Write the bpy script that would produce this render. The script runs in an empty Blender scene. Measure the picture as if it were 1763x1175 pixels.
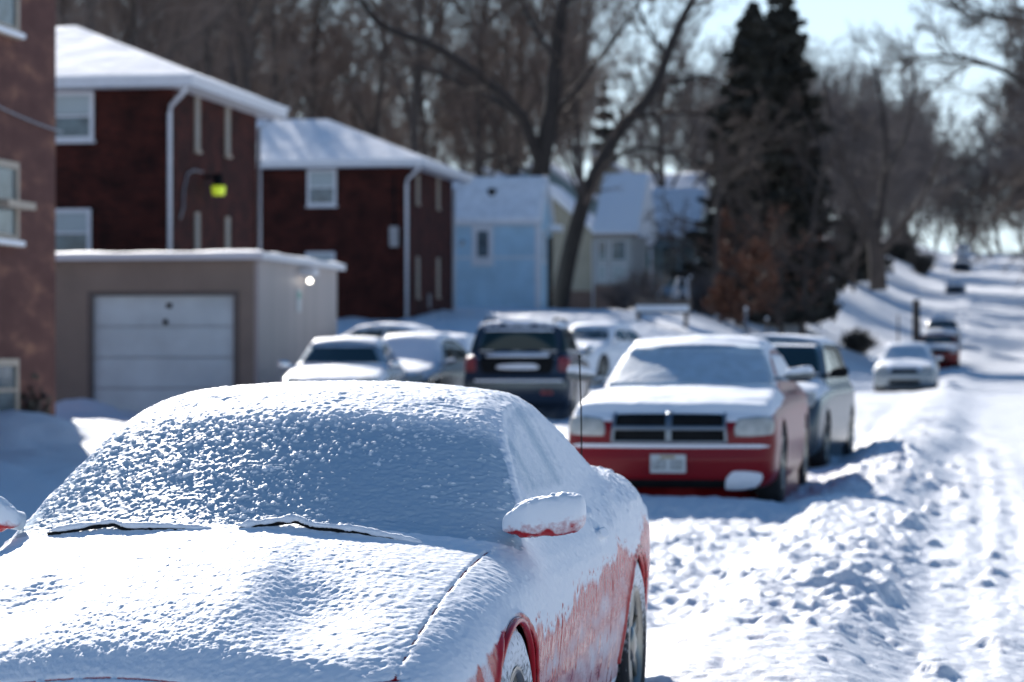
import bpy, math, random
import numpy as np
from mathutils import Vector, Matrix

# ------------------------------------------------------------------ camera, light, exposure
SC = bpy.context.scene
COL = SC.collection
R = math.radians
CAM_H = 1.44
FPX = 4630.0                      # focal length in photo pixels (photo is 1763 wide)
cam_d = bpy.data.cameras.new('camera')
cam = bpy.data.objects.new('camera', cam_d)
COL.objects.link(cam)
cam.location = (0, 0, CAM_H)
cam.rotation_euler = (R(90) + math.atan(32.5 / FPX), 0, 0)
cam_d.sensor_width = 36
cam_d.lens = FPX / 1763 * 36
cam_d.clip_start = 0.1
cam_d.clip_end = 5000
cam_d.dof.use_dof = True
cam_d.dof.focus_distance = 7.9
cam_d.dof.aperture_fstop = 4.0
SC.camera = cam
SUN_EL, SUN_AZ = R(25.7), R(-14)   # azimuth from +Y towards +X
world = bpy.data.worlds.new('World')
SC.world = world
world.use_nodes = True
wn = world.node_tree
for n in list(wn.nodes): wn.nodes.remove(n)
wo = wn.nodes.new('ShaderNodeOutputWorld'); wb = wn.nodes.new('ShaderNodeBackground')
sky = wn.nodes.new('ShaderNodeTexSky'); sky.sky_type = 'NISHITA'; sky.sun_disc = False
sky.sun_elevation = SUN_EL; sky.sun_rotation = SUN_AZ
sky.air_density = 1.0; sky.dust_density = 0.3; sky.ozone_density = 1.0
wb.inputs['Strength'].default_value = 0.05
tint = wn.nodes.new('ShaderNodeMix'); tint.data_type = 'RGBA'; tint.blend_type = 'MULTIPLY'; tint.inputs['Factor'].default_value = 1.0
tint.inputs['B'].default_value = (0.58, 1.14, 1.62, 1)      # the camera's cool white balance
wn.links.new(sky.outputs[0], tint.inputs['A'])
tco = wn.nodes.new('ShaderNodeTexCoord'); sxyz = wn.nodes.new('ShaderNodeSeparateXYZ'); wn.links.new(tco.outputs['Generated'], sxyz.inputs[0])
hz = wn.nodes.new('ShaderNodeMapRange'); hz.interpolation_type = 'SMOOTHSTEP'; hz.inputs['From Min'].default_value = -0.02; hz.inputs['From Max'].default_value = 0.42
hz.inputs['To Min'].default_value = 0.85; hz.inputs['To Max'].default_value = 0.0; wn.links.new(sxyz.outputs[2], hz.inputs['Value'])
pale = wn.nodes.new('ShaderNodeMix'); pale.data_type = 'RGBA'; pale.inputs['B'].default_value = (14.8, 16.5, 17.9, 1)   # pale winter haze low in the sky
wn.links.new(hz.outputs[0], pale.inputs['Factor']); wn.links.new(tint.outputs['Result'], pale.inputs['A'])
wn.links.new(pale.outputs['Result'], wb.inputs['Color']); wn.links.new(wb.outputs[0], wo.inputs['Surface'])
sd = bpy.data.lights.new('sun', 'SUN'); sd.energy = 5.0; sd.angle = R(0.53); sd.color = (1.0, 0.95, 0.90)
sun = bpy.data.objects.new('sun', sd); COL.objects.link(sun)
sv = Vector((math.sin(SUN_AZ) * math.cos(SUN_EL), math.cos(SUN_AZ) * math.cos(SUN_EL), math.sin(SUN_EL)))
sun.rotation_euler = sv.to_track_quat('Z', 'Y').to_euler(); sun.location = (-20, 60, 60)
SC.view_settings.view_transform = 'Standard'; SC.view_settings.look = 'None'
SC.view_settings.exposure = 0.56; SC.view_settings.gamma = 1.0
SC.cycles.use_denoising = True
SC.cycles.max_bounces = 6; SC.cycles.diffuse_bounces = 3; SC.cycles.glossy_bounces = 2
SC.cycles.transmission_bounces = 2; SC.cycles.transparent_max_bounces = 6
SC.cycles.sample_clamp_indirect = 6.0
try:
    SC.cycles.caustics_reflective = False; SC.cycles.caustics_refractive = False
except Exception: pass

# ------------------------------------------------------------------ numeric helpers
def _hash(ix, iy, iz, seed):
    h = (ix.astype(np.int64) * 374761393 + iy.astype(np.int64) * 668265263 + iz.astype(np.int64) * 2147483647 + seed * 974634777)
    h &= 0xffffffff
    h = ((h ^ (h >> 13)) * 1274126177) & 0xffffffff
    h = h ^ (h >> 16)
    return (h & 0xffff).astype(np.float32) / 32767.5 - 1.0
def noise3(x, y, z, seed=0):
    x = np.asarray(x, dtype=np.float64); y = np.asarray(y, dtype=np.float64) + 0 * x; z = np.asarray(z, dtype=np.float64) + 0 * x
    ix = np.floor(x); iy = np.floor(y); iz = np.floor(z)
    fx = (x - ix).astype(np.float32); fy = (y - iy).astype(np.float32); fz = (z - iz).astype(np.float32)
    ix = ix.astype(np.int64); iy = iy.astype(np.int64); iz = iz.astype(np.int64)
    ux = fx * fx * (3 - 2 * fx); uy = fy * fy * (3 - 2 * fy); uz = fz * fz * (3 - 2 * fz)
    r = 0
    for dz in (0, 1):
        wz = uz if dz else 1 - uz
        for dy in (0, 1):
            wy = uy if dy else 1 - uy
            a = _hash(ix, iy + dy, iz + dz, seed); b = _hash(ix + 1, iy + dy, iz + dz, seed)
            r = r + wz * wy * (a + (b - a) * ux)
    return r
def noise2(x, y, seed=0):
    x = np.asarray(x, dtype=np.float64); y = np.asarray(y, dtype=np.float64) + 0 * x
    ix = np.floor(x); iy = np.floor(y)
    fx = (x - ix).astype(np.float32); fy = (y - iy).astype(np.float32)
    ix = ix.astype(np.int64); iy = iy.astype(np.int64); zz = np.zeros_like(ix)
    ux = fx * fx * (3 - 2 * fx); uy = fy * fy * (3 - 2 * fy)
    a = _hash(ix, iy, zz, seed); b = _hash(ix + 1, iy, zz, seed); c = _hash(ix, iy + 1, zz, seed); d = _hash(ix + 1, iy + 1, zz, seed)
    return (a + (b - a) * ux) * (1 - uy) + (c + (d - c) * ux) * uy
def fbm2(x, y, seed=0, o=4):
    r = 0; a = 1.0
    for i in range(o):
        r = r + a * noise2(x * 2 ** i + 17.3 * i, y * 2 ** i + 9.1 * i, seed + i); a *= 0.5
    return r
def ss(a, b, x):
    t = np.clip((x - a) / (b - a), 0, 1); return t * t * (3 - 2 * t)
def smax(a, b, k):
    h = np.maximum(k - np.abs(a - b), 0) / k
    return np.maximum(a, b) + h * h * k * 0.25
def smin(a, b, k): return -smax(-a, -b, k)
def table(pts, w=0.1):
    xs = np.array([p[0] for p in pts], float); ys = np.array([p[1] for p in pts], float)
    g = np.linspace(xs[0] - 1.0, xs[-1] + 1.0, 1200)
    step = g[1] - g[0]
    t = np.interp(g, xs, ys)
    n = max(1, int(w / step / 2))
    ker = np.hanning(2 * n + 3); ker /= ker.sum()
    pad = len(ker) // 2
    t2 = np.convolve(np.pad(t, pad, mode='edge'), ker, mode='valid')
    return lambda x: np.interp(x, g, t2)

# street frame: w runs along the street away from the camera, q to the right
SA = R(10.0); CSA, SSA = math.cos(SA), math.sin(SA)
def st2w(w, q): return (w * SSA + q * CSA, w * CSA - q * SSA)
road_prof = table([(-60, 0), (0, 0), (12, 0.02), (25, 0.12), (46, 0.42), (75, 0.5), (95, 0.62), (120, 1.0), (148, 2.2), (190, 4.3), (235, 7.1), (280, 10.4), (335, 14.4), (370, 15.2), (430, 15.0), (600, 12), (1500, 8)], 18.0)
def ground(X, Y, fine=True):
    X = np.asarray(X, float); Y = np.asarray(Y, float)
    w = X * SSA + Y * CSA; q = X * CSA - Y * SSA
    z = road_prof(w)
    B = ss(50, 100, w) * 2.6
    z = z + B * ss(-3.6, -13.0, q) + ss(60, 140, w) * 3.0 * ss(-16, -45, q) + ss(60, 130, w) * 1.2 * ss(7, 20, q)
    # snow bank ploughed between the parked cars and the driving lane
    env = ss(-1.75, -1.2, q) * (1 - ss(-0.75, -0.25, q + 0.22 * noise2(w * 0.35, q * 0 + 3.1, 5)))
    z = z + env * (0.15 + 0.05 * noise2(w * 0.5, q, 8)) * ss(3, 10, w)
    # heap by the corner of the left building, and smaller ones along the lot
    for hx, hy, hh, sx, sy in ((-6.6, 36.5, 0.42, 1.0, 1.3), (-8.3, 36.0, 0.42, 1.2, 1.4), (-5.2, 37.6, 0.28, 0.8, 1.0), (-4.6, 48.2, 0.22, 1.3, 0.7), (-7.9, 48.4, 0.3, 0.7, 0.6)):
        z = z + hh * np.exp(-((X - hx) / sx) ** 2 - ((Y - hy) / sy) ** 2)
    # hollow round the front of the second parked car
    hx, hy = st2w(23.0, -2.75)
    z = z + 0.17 * np.exp(-(((X - hx) * CSA - (Y - hy) * SSA) / 1.25) ** 4 - (((Y - hy) * CSA + (X - hx) * SSA + 0.25) / 0.75) ** 2)
    if fine:
        near = 1 - ss(60, 140, w)
        far_n = ss(40, 90, w)
        rough = ss(-3.9, -2.6, q) * (1 - 0.9 * ss(-0.6, -0.25, q)) * ss(12.6, 13.6, w + 0.7 * (q + 1.2) + 0.4 * noise2(X * 1.1, Y * 0.8, 4))
        rough = rough * (1 - 0.85 * np.exp(-((X - hx) / 1.9) ** 2 - ((Y - hy) / 1.5) ** 2))
        lump = fbm2(X * 3.1, Y * 2.2, 11, 4)
        rid = 1 - np.abs(noise2(X * 5.0, Y * 3.6, 21)) - np.abs(noise2(X * 9.0, Y * 7.0, 22)) * 0.6
        z = z + near * rough * (0.022 * lump + 0.018 * rid * ss(0.0, 0.5, lump) + 0.014 * fbm2(X * 15, Y * 11, 31, 2) + 0.020 * ss(0.1, 0.8, noise2(X * 11, Y * 8, 33)) + 0.022 * ss(0.45, 0.8, noise2(X * 7, Y * 5, 34)) + 0.010 * ss(0.1, 0.8, noise2(X * 24, Y * 17, 35)) - 0.04 * ss(0.35, 0.85, noise2(X * 2.6 + 4, Y * 1.9, 41)))
        # chunks thrown up along the bank edge
        chunk = ss(0.5, 0.95, noise2(X * 4.2, Y * 3.4, 51) + 0.25 * noise2(X * 13, Y * 10, 52)) * (ss(-1.2, -0.8, q) * (1 - ss(0.0, 0.35, q)))
        z = z + near * chunk * 0.05 * ss(9, 12, w)
        # driving lane: wheel tracks and churned snow
        lane = ss(-0.45, -0.1, q)
        z = z + near * lane * (0.012 * fbm2(q * 7, w * 0.45, 61, 3) + 0.012 * fbm2(X * 7, Y * 5.5, 63, 3) * ss(-0.4, 0.5, noise2(w * 0.22, q * 0.7, 62)))
        for tq in (-0.10, 0.14, 0.46, 1.3, 1.75, 3.1, 3.5):
            z = z - near * (0.022 + 0.012 * noise2(w * 0.3, q * 0 + tq, 64)) * np.exp(-((q - tq - 0.08 * np.sin(w * 0.09 + tq)) / 0.085) ** 2)
        # smooth apron with pock marks close to the camera
        apron = (1 - ss(-0.5, 0.1, q)) * (1 - ss(13.0, 14.0, w)) * ss(-4, -3, q)
        z = z - near * (0.06 + apron) * 0.020 * ss(0.55, 0.8, noise2(X * 9, Y * 6.5, 71)) + near * apron * 0.012 * fbm2(X * 1.6, Y * 1.2, 72, 3)
        z = z + near * 0.02 * fbm2(X * 0.9, Y * 0.7, 81, 3) + far_n * 0.09 * fbm2(X * 0.22, Y * 0.18, 91, 4) + near * (0.0055 * noise2(X * 31, Y * 25, 93) + 0.008 * fbm2(X * 12, Y * 9, 94, 2)) + near * ss(-4.0, -5.0, q) * ss(20, 28, w) * (0.035 * fbm2(X * 2.6, Y * 2.2, 96, 4) + 0.05 * ss(0.2, 0.8, noise2(X * 1.7, Y * 1.5, 97)))
        z = z + ss(30, 60, w) * 0.03 * fbm2(X * 1.2, Y * 0.6, 95, 3) * (1 - ss(150, 220, w))
    return z
def gz(x, y): return float(ground(np.array([x]), np.array([y]), False)[0])

# ------------------------------------------------------------------ mesh and object helpers
def new_mesh(name, V, F, smooth=True):
    me = bpy.data.meshes.new(name)
    V = np.asarray(V, dtype=np.float32)
    if isinstance(F, np.ndarray):
        nf, k = F.shape
        me.vertices.add(len(V)); me.vertices.foreach_set('co', V.ravel())
        me.loops.add(nf * k); me.loops.foreach_set('vertex_index', F.astype(np.int32).ravel())
        me.polygons.add(nf)
        me.polygons.foreach_set('loop_start', np.arange(0, nf * k, k, dtype=np.int32))
        me.polygons.foreach_set('loop_total', np.full(nf, k, dtype=np.int32))
        me.update(calc_edges=True)
    else:
        me.from_pydata([tuple(map(float, v)) for v in V], [], F); me.update()
    me.polygons.foreach_set('use_smooth', np.full(len(me.polygons), bool(smooth)))
    return me
def obj(name, me, mat, parent=None):
    o = bpy.data.objects.new(name, me); COL.objects.link(o)
    if mat is not None and not me.materials: me.materials.append(mat)
    if parent is not None: o.parent = parent
    return o
def tag(o, label=None, cat=None, group=None, kind=None):
    if label: o['label'] = label
    if cat: o['category'] = cat
    if group: o['group'] = group
    if kind: o['kind'] = kind
    return o
def empty(name, loc, rz=0.0):
    o = bpy.data.objects.new(name, None); COL.objects.link(o); o.location = loc; o.rotation_euler = (0, 0, rz)
    o.empty_display_size = 0.2
    return o
def copy_tree(o, parent=None):
    c = o.copy(); COL.objects.link(c)
    if parent is not None: c.parent = parent
    for ch in list(o.children): copy_tree(ch, c)
    return c
class MB:
    def __init__(s): s.v = []; s.f = []
    def add(s, V, F):
        b = len(s.v); s.v += [tuple(p) for p in V]; s.f += [tuple(i + b for i in f) for f in F]; return s
    def box(s, x0, x1, y0, y1, z0, z1):
        V = [(x0, y0, z0), (x1, y0, z0), (x1, y1, z0), (x0, y1, z0), (x0, y0, z1), (x1, y0, z1), (x1, y1, z1), (x0, y1, z1)]
        return s.add(V, [(0, 3, 2, 1), (4, 5, 6, 7), (0, 1, 5, 4), (1, 2, 6, 5), (2, 3, 7, 6), (3, 0, 4, 7)])
    def tube(s, pts, rad, n=8, cap=True):
        pts = [Vector(p) for p in pts]
        if not isinstance(rad, (list, tuple)): rad = [rad] * len(pts)
        rings = []
        for i, p in enumerate(pts):
            d = (pts[min(i + 1, len(pts) - 1)] - pts[max(i - 1, 0)]).normalized()
            a = d.cross(Vector((0, 0, 1)))
            if a.length < 0.1: a = d.cross(Vector((1, 0, 0)))
            a.normalize(); b = d.cross(a)
            rings.append([p + (a * math.cos(2 * math.pi * k / n) + b * math.sin(2 * math.pi * k / n)) * rad[i] for k in range(n)])
        V = [v for r in rings for v in r]; F = []
        for i in range(len(pts) - 1):
            for k in range(n):
                F.append((i * n + k, i * n + (k + 1) % n, (i + 1) * n + (k + 1) % n, (i + 1) * n + k))
        if cap: F.append(tuple(range(n))[::-1]); F.append(tuple((len(pts) - 1) * n + k for k in range(n)))
        return s.add(V, F)
    def prism(s, poly, y0, y1, axis='y'):
        n = len(poly)
        if axis == 'y': V = [(a, y0, b) for a, b in poly] + [(a, y1, b) for a, b in poly]
        elif axis == 'x': V = [(y0, a, b) for a, b in poly] + [(y1, a, b) for a, b in poly]
        else: V = [(a, b, y0) for a, b in poly] + [(a, b, y1) for a, b in poly]
        F = [tuple(range(n)), tuple(range(2 * n - 1, n - 1, -1))] + [(i, i + n, (i + 1) % n + n, (i + 1) % n) for i in range(n)]
        return s.add(V, F)
    def lathe_x(s, prof, cx, cy, cz, n=40):
        # profile of (offset along x, radius), revolved round the x axis
        m = len(prof); V = []
        for k in range(n):
            a = 2 * math.pi * k / n
            for (x, r) in prof: V.append((cx + x, cy + r * math.cos(a), cz + r * math.sin(a)))
        F = []
        for k in range(n):
            for j in range(m - 1):
                F.append((k * m + j, ((k + 1) % n) * m + j, ((k + 1) % n) * m + j + 1, k * m + j + 1))
        return s.add(V, F)
    def build(s, name, mat, parent=None, smooth=False):
        me = new_mesh(name, s.v, s.f, smooth)
        return obj(name, me, mat, parent)

# ------------------------------------------------------------------ materials
def nodes(name):
    m = bpy.data.materials.new(name); m.use_nodes = True; nt = m.node_tree
    b = nt.nodes['Principled BSDF']; return m, nt, b
def N(nt, t, **kw):
    n = nt.nodes.new(t)
    for k, v in kw.items(): setattr(n, k, v)
    return n
def noise_node(nt, scale, detail=3.0, rough=0.55, coord='Object', mapping=None):
    tc = N(nt, 'ShaderNodeTexCoord'); nz = N(nt, 'ShaderNodeTexNoise')
    nz.inputs['Scale'].default_value = scale; nz.inputs['Detail'].default_value = detail; nz.inputs['Roughness'].default_value = rough
    if mapping:
        mp = N(nt, 'ShaderNodeMapping'); mp.inputs['Scale'].default_value = mapping
        nt.links.new(tc.outputs[coord], mp.inputs['Vector']); nt.links.new(mp.outputs[0], nz.inputs['Vector'])
    else: nt.links.new(tc.outputs[coord], nz.inputs['Vector'])
    return nz
def ramp(nt, src, p0, c0, p1, c1, extra=()):
    r = N(nt, 'ShaderNodeValToRGB'); e = r.color_ramp.elements
    e[0].position = p0; e[0].color = (*c0, 1); e[1].position = p1; e[1].color = (*c1, 1)
    for p, c in extra:
        x = e.new(p); x.color = (*c, 1)
    nt.links.new(src, r.inputs[0]); return r
def bump(nt, b, src, strength, dist):
    bp = N(nt, 'ShaderNodeBump'); bp.inputs['Strength'].default_value = strength; bp.inputs['Distance'].default_value = dist
    nt.links.new(src, bp.inputs['Height']); nt.links.new(bp.outputs[0], b.inputs['Normal']); return bp
def mat_plain(name, c, rough=0.6, metal=0.0, var=0.12, scale=6.0, bmp=0.0, spec=0.5, mapping=None, emit=0.0):
    m, nt, b = nodes(name)
    nz = noise_node(nt, scale, 4.0, mapping=mapping)
    lo = tuple(x * (1 - var) for x in c); hi = tuple(min(1, x * (1 + var)) for x in c)
    r = ramp(nt, nz.outputs[0], 0.3, lo, 0.7, hi)
    nt.links.new(r.outputs[0], b.inputs['Base Color'])
    b.inputs['Roughness'].default_value = rough; b.inputs['Metallic'].default_value = metal
    b.inputs['Specular IOR Level'].default_value = spec
    if bmp: bump(nt, b, nz.outputs[0], 0.6, bmp)
    if emit:
        b.inputs['Emission Color'].default_value = (*c, 1); b.inputs['Emission Strength'].default_value = emit
    return m
SNOW = (0.86, 0.885, 0.92)
def mat_snow(name, scale=40.0, dist=0.01, strength=0.5, k=1.0):
    m, nt, b = nodes(name)
    nz = noise_node(nt, scale, 6.0, 0.65)
    r = ramp(nt, nz.outputs[0], 0.25, tuple(c * k for c in (0.80, 0.83, 0.88)), 0.7, tuple(c * k for c in (0.90, 0.92, 0.95)))
    nt.links.new(r.outputs[0], b.inputs['Base Color'])
    b.inputs['Roughness'].default_value = 0.6; b.inputs['Specular IOR Level'].default_value = 0.2
    bump(nt, b, nz.outputs[0], strength, dist); return m
def mat_coat(name, c, rough=0.25, metal=0.0, amp=0.35, nscale=60.0, mapping=None, bdist=0.004, film=None, coat=0.0):
    """surface colour c under snow; the float attribute 'snow' (0..1) says how much lies on it"""
    m, nt, b = nodes(name)
    at = N(nt, 'ShaderNodeAttribute'); at.attribute_name = 'snow'
    nz = noise_node(nt, nscale, 5.0, 0.65, mapping=mapping)
    ma = N(nt, 'ShaderNodeMath', operation='MULTIPLY_ADD'); ma.inputs[1].default_value = amp * 2; ma.inputs[2].default_value = -amp
    nt.links.new(nz.outputs[0], ma.inputs[0])
    ad = N(nt, 'ShaderNodeMath', operation='ADD'); nt.links.new(at.outputs['Fac'], ad.inputs[0]); nt.links.new(ma.outputs[0], ad.inputs[1])
    mr = N(nt, 'ShaderNodeMapRange', interpolation_type='SMOOTHSTEP'); mr.inputs['From Min'].default_value = 0.35; mr.inputs['From Max'].default_value = 0.62
    nt.links.new(ad.outputs[0], mr.inputs['Value'])
    mx = N(nt, 'ShaderNodeMix', data_type='RGBA'); mx.inputs['A'].default_value = (*c, 1); mx.inputs['B'].default_value = (*SNOW, 1)
    nt.links.new(mr.outputs[0], mx.inputs['Factor']); nt.links.new(mx.outputs['Result'], b.inputs['Base Color'])
    r2 = N(nt, 'ShaderNodeMapRange'); r2.inputs['To Min'].default_value = rough; r2.inputs['To Max'].default_value = 0.6
    nt.links.new(mr.outputs[0], r2.inputs['Value']); nt.links.new(r2.outputs[0], b.inputs['Roughness'])
    if metal:
        r3 = N(nt, 'ShaderNodeMapRange'); r3.inputs['To Min'].default_value = metal; r3.inputs['To Max'].default_value = 0.0
        nt.links.new(mr.outputs[0], r3.inputs['Value']); nt.links.new(r3.outputs[0], b.inputs['Metallic'])
    b.inputs['Specular IOR Level'].default_value = 0.3
    if bdist:
        mm = N(nt, 'ShaderNodeMath', operation='MULTIPLY'); nt.links.new(nz.outputs[0], mm.inputs[0]); nt.links.new(mr.outputs[0], mm.inputs[1])
        bump(nt, b, mm.outputs[0], 0.5, bdist)
    return m
M = {}
M['ground'] = mat_snow('ground_snow', 16.0, 0.03, 0.6, 0.88)
M['snow'] = mat_snow('snow', 30.0, 0.012, 0.5)
M['roof_snow'] = mat_plain('roof_snow', (0.80, 0.81, 0.84), 0.72, var=0.10, scale=3.0, bmp=0.02, spec=0.10)
M['near_car'] = mat_coat('red_paint_under_snow', (0.42, 0.012, 0.018), 0.2, amp=0.10, nscale=110.0, bdist=0.0025)
M['red_car'] = mat_coat('red_paint', (0.20, 0.003, 0.008), 0.3, amp=0.18, nscale=22.0)
M['near_glass'] = mat_coat('frosted_glass', (0.42, 0.53, 0.62), 0.5, amp=0.15, nscale=120.0, bdist=0.003)
M['film'] = mat_plain('thin_snow_on_glass', (0.40, 0.51, 0.60), 0.55, var=0.12, scale=9.0, bmp=0.01, spec=0.3)
def paint(name, c, metal=0.3): return mat_coat(name, c, 0.25, metal=metal, amp=0.16, nscale=18.0)
M['silver'] = paint('silver_paint', (0.30, 0.34, 0.36), 0.5)
M['grey'] = paint('grey_paint', (0.11, 0.13, 0.14), 0.5)
M['navy'] = paint('navy_paint', (0.03, 0.045, 0.07), 0.2)
M['white'] = paint('white_paint', (0.7, 0.72, 0.74), 0.0)
M['maroon'] = paint('maroon_paint', (0.16, 0.02, 0.02), 0.2)
M['glass'] = mat_coat('car_glass', (0.012, 0.03, 0.035), 0.04, amp=0.3, nscale=7.0, bdist=0.0)
M['dark'] = mat_plain('black_plastic', (0.010, 0.011, 0.012), 0.85, var=0.3, spec=0.15)
M['chrome'] = mat_plain('chrome', (0.22, 0.25, 0.28), 0.4, metal=0.9, var=0.05)
M['lamp'] = mat_plain('lamp_lens', (0.45, 0.45, 0.42), 0.08, var=0.2, scale=14)
M['tail'] = mat_plain('tail_lens', (0.26, 0.05, 0.055), 0.3, var=0.5, scale=9)
M['bright'] = mat_plain('polished_cap', (0.75, 0.76, 0.78), 0.10, metal=0.9, var=0.02)
M['rubber'] = mat_plain('tyre_rubber', (0.03, 0.03, 0.032), 0.85, var=0.4, scale=30, bmp=0.004)
M['tyre_snowy'] = mat_coat('tyre_under_snow', (0.03, 0.03, 0.032), 0.85, amp=0.4, nscale=45.0)
M['rim'] = mat_plain('wheel_metal', (0.32, 0.31, 0.28), 0.35, metal=0.8, var=0.15)
M['well'] = mat_plain('wheel_well', (0.01, 0.01, 0.011), 0.9, var=0.2)
M['plate'] = mat_plain('plate', (0.50, 0.54, 0.55), 0.4, var=0.05)
M['ink'] = mat_plain('plate_ink', (0.02, 0.05, 0.07), 0.5)
M['gold'] = mat_plain('plate_band', (0.35, 0.27, 0.16), 0.5)
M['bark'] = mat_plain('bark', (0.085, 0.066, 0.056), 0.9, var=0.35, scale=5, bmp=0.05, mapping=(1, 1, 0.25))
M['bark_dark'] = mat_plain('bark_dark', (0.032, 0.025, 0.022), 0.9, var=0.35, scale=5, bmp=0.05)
M['twig_far'] = mat_plain('pale_twigs', (0.175, 0.128, 0.105), 0.85, var=0.3, scale=0.3)  # one even, lighter brown for the wood, so dark elm limbs stand out
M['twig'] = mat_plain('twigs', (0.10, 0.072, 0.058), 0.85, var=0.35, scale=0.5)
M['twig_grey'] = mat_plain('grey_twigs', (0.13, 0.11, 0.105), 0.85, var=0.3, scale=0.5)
M['needles'] = mat_plain('needles', (0.046, 0.042, 0.032), 0.8, var=0.5, scale=0.9)
M['dead_leaf'] = mat_plain('dead_leaves', (0.22, 0.095, 0.055), 0.8, var=0.45, scale=1.2)
M['wood'] = mat_plain('weathered_wood', (0.14, 0.11, 0.09), 0.85, var=0.3, scale=8)
M['white_trim'] = mat_plain('white_trim', (0.66, 0.67, 0.70), 0.5, var=0.05)
M['tan_trim'] = mat_plain('tan_trim', (0.42, 0.36, 0.29), 0.6, var=0.08)
M['house_glass'] = mat_plain('house_glass', (0.10, 0.14, 0.16), 0.12, var=0.5, scale=2.5)
M['blind'] = mat_plain('window_blind', (0.36, 0.42, 0.44), 0.35, var=0.15, scale=14, mapping=(0.05, 0.05, 3))
M['steel'] = mat_plain('galvanised_steel', (0.3, 0.31, 0.33), 0.45, metal=0.6)
M['slate'] = mat_plain('dark_shingle', (0.10, 0.10, 0.11), 0.9, var=0.3, scale=10)
def mat_brick(name, c1, c2, mortar, scale=1.0):
    m, nt, b = nodes(name)
    tc = N(nt, 'ShaderNodeTexCoord'); sp = N(nt, 'ShaderNodeSeparateXYZ'); nt.links.new(tc.outputs['Object'], sp.inputs[0])
    ad = N(nt, 'ShaderNodeMath', operation='ADD'); nt.links.new(sp.outputs[0], ad.inputs[0]); nt.links.new(sp.outputs[1], ad.inputs[1])
    cb = N(nt, 'ShaderNodeCombineXYZ'); nt.links.new(ad.outputs[0], cb.inputs[0]); nt.links.new(sp.outputs[2], cb.inputs[1])
    br = N(nt, 'ShaderNodeTexBrick'); br.inputs['Scale'].default_value = scale
    br.inputs['Brick Width'].default_value = 0.21; br.inputs['Row Height'].default_value = 0.075; br.inputs['Mortar Size'].default_value = 0.010
    br.inputs['Color1'].default_value = (*c1, 1); br.inputs['Color2'].default_value = (*c2, 1); br.inputs['Mortar'].default_value = (*mortar, 1)
    br.inputs['Bias'].default_value = -0.2
    nt.links.new(cb.outputs[0], br.inputs['Vector'])
    nz = noise_node(nt, 1.6, 5.0, 0.6)
    mx = N(nt, 'ShaderNodeMix', data_type='RGBA', blend_type='MULTIPLY'); mx.inputs['Factor'].default_value = 1.0
    rr = ramp(nt, nz.outputs[0], 0.3, (0.4, 0.42, 0.42), 0.72, (2.0, 1.7, 1.5))
    nt.links.new(br.outputs['Color'], mx.inputs['A']); nt.links.new(rr.outputs[0], mx.inputs['B'])
    nt.links.new(mx.outputs['Result'], b.inputs['Base Color']); b.inputs['Roughness'].default_value = 0.85
    b.inputs['Specular IOR Level'].default_value = 0.2
    bump(nt, b, br.outputs['Fac'], 0.4, -0.006)
    return m
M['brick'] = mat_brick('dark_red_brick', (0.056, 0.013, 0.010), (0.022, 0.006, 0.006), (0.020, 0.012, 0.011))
M['brick_left'] = mat_plain('mottled_brick', (0.25, 0.125, 0.105), 0.9, var=0.0, scale=4)
def mottle():
    m, nt, b = nodes('mottled_red_wall')
    nz = noise_node(nt, 3.0, 5.0, 0.62, mapping=(1, 0.35, 1))
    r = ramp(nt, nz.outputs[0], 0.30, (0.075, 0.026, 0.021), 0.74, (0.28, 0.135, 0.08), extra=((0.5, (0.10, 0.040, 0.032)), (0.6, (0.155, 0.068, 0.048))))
    nt.links.new(r.outputs[0], b.inputs['Base Color']); b.inputs['Roughness'].default_value = 0.9
    n2 = noise_node(nt, 40, 3.0); bump(nt, b, n2.outputs[0], 0.5, 0.01); return m
M['brick_left'] = mottle()
def mat_siding(name, c, pitch=0.12):
    m, nt, b = nodes(name)
    tc = N(nt, 'ShaderNodeTexCoord'); sp = N(nt, 'ShaderNodeSeparateXYZ'); nt.links.new(tc.outputs['Object'], sp.inputs[0])
    dv = N(nt, 'ShaderNodeMath', operation='DIVIDE'); dv.inputs[1].default_value = pitch; nt.links.new(sp.outputs[2], dv.inputs[0])
    fr = N(nt, 'ShaderNodeMath', operation='FRACT'); nt.links.new(dv.outputs[0], fr.inputs[0])
    nz = noise_node(nt, 1.2, 4.0)
    r = ramp(nt, nz.outputs[0], 0.3, tuple(x * 0.86 for x in c), 0.7, tuple(min(1, x * 1.1) for x in c))
    nt.links.new(r.outputs[0], b.inputs['Base Color'])
    b.inputs['Roughness'].default_value = 0.6
    bump(nt, b, fr.outputs[0], 0.8, -0.02); return m
M['taupe_siding'] = mat_siding('taupe_siding', (0.25, 0.195, 0.155))
M['garage_side'] = mat_plain('garage_side_panel', (0.36, 0.32, 0.31), 0.5, var=0.14, scale=2.0, mapping=(1, 1, 0.06))
M['garage_door'] = mat_siding('garage_door_paint', (0.60, 0.68, 0.69), 0.52)
M['blue_siding'] = mat_siding('pale_blue_siding', (0.40, 0.59, 0.72))
M['cream_siding'] = mat_siding('cream_siding', (0.42, 0.38, 0.29), 0.2)
M['teal_siding'] = mat_siding('teal_siding', (0.22, 0.30, 0.32), 0.2)
M['stone_base'] = mat_plain('brown_masonry', (0.20, 0.13, 0.105), 0.9, var=0.2, scale=5)

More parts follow.
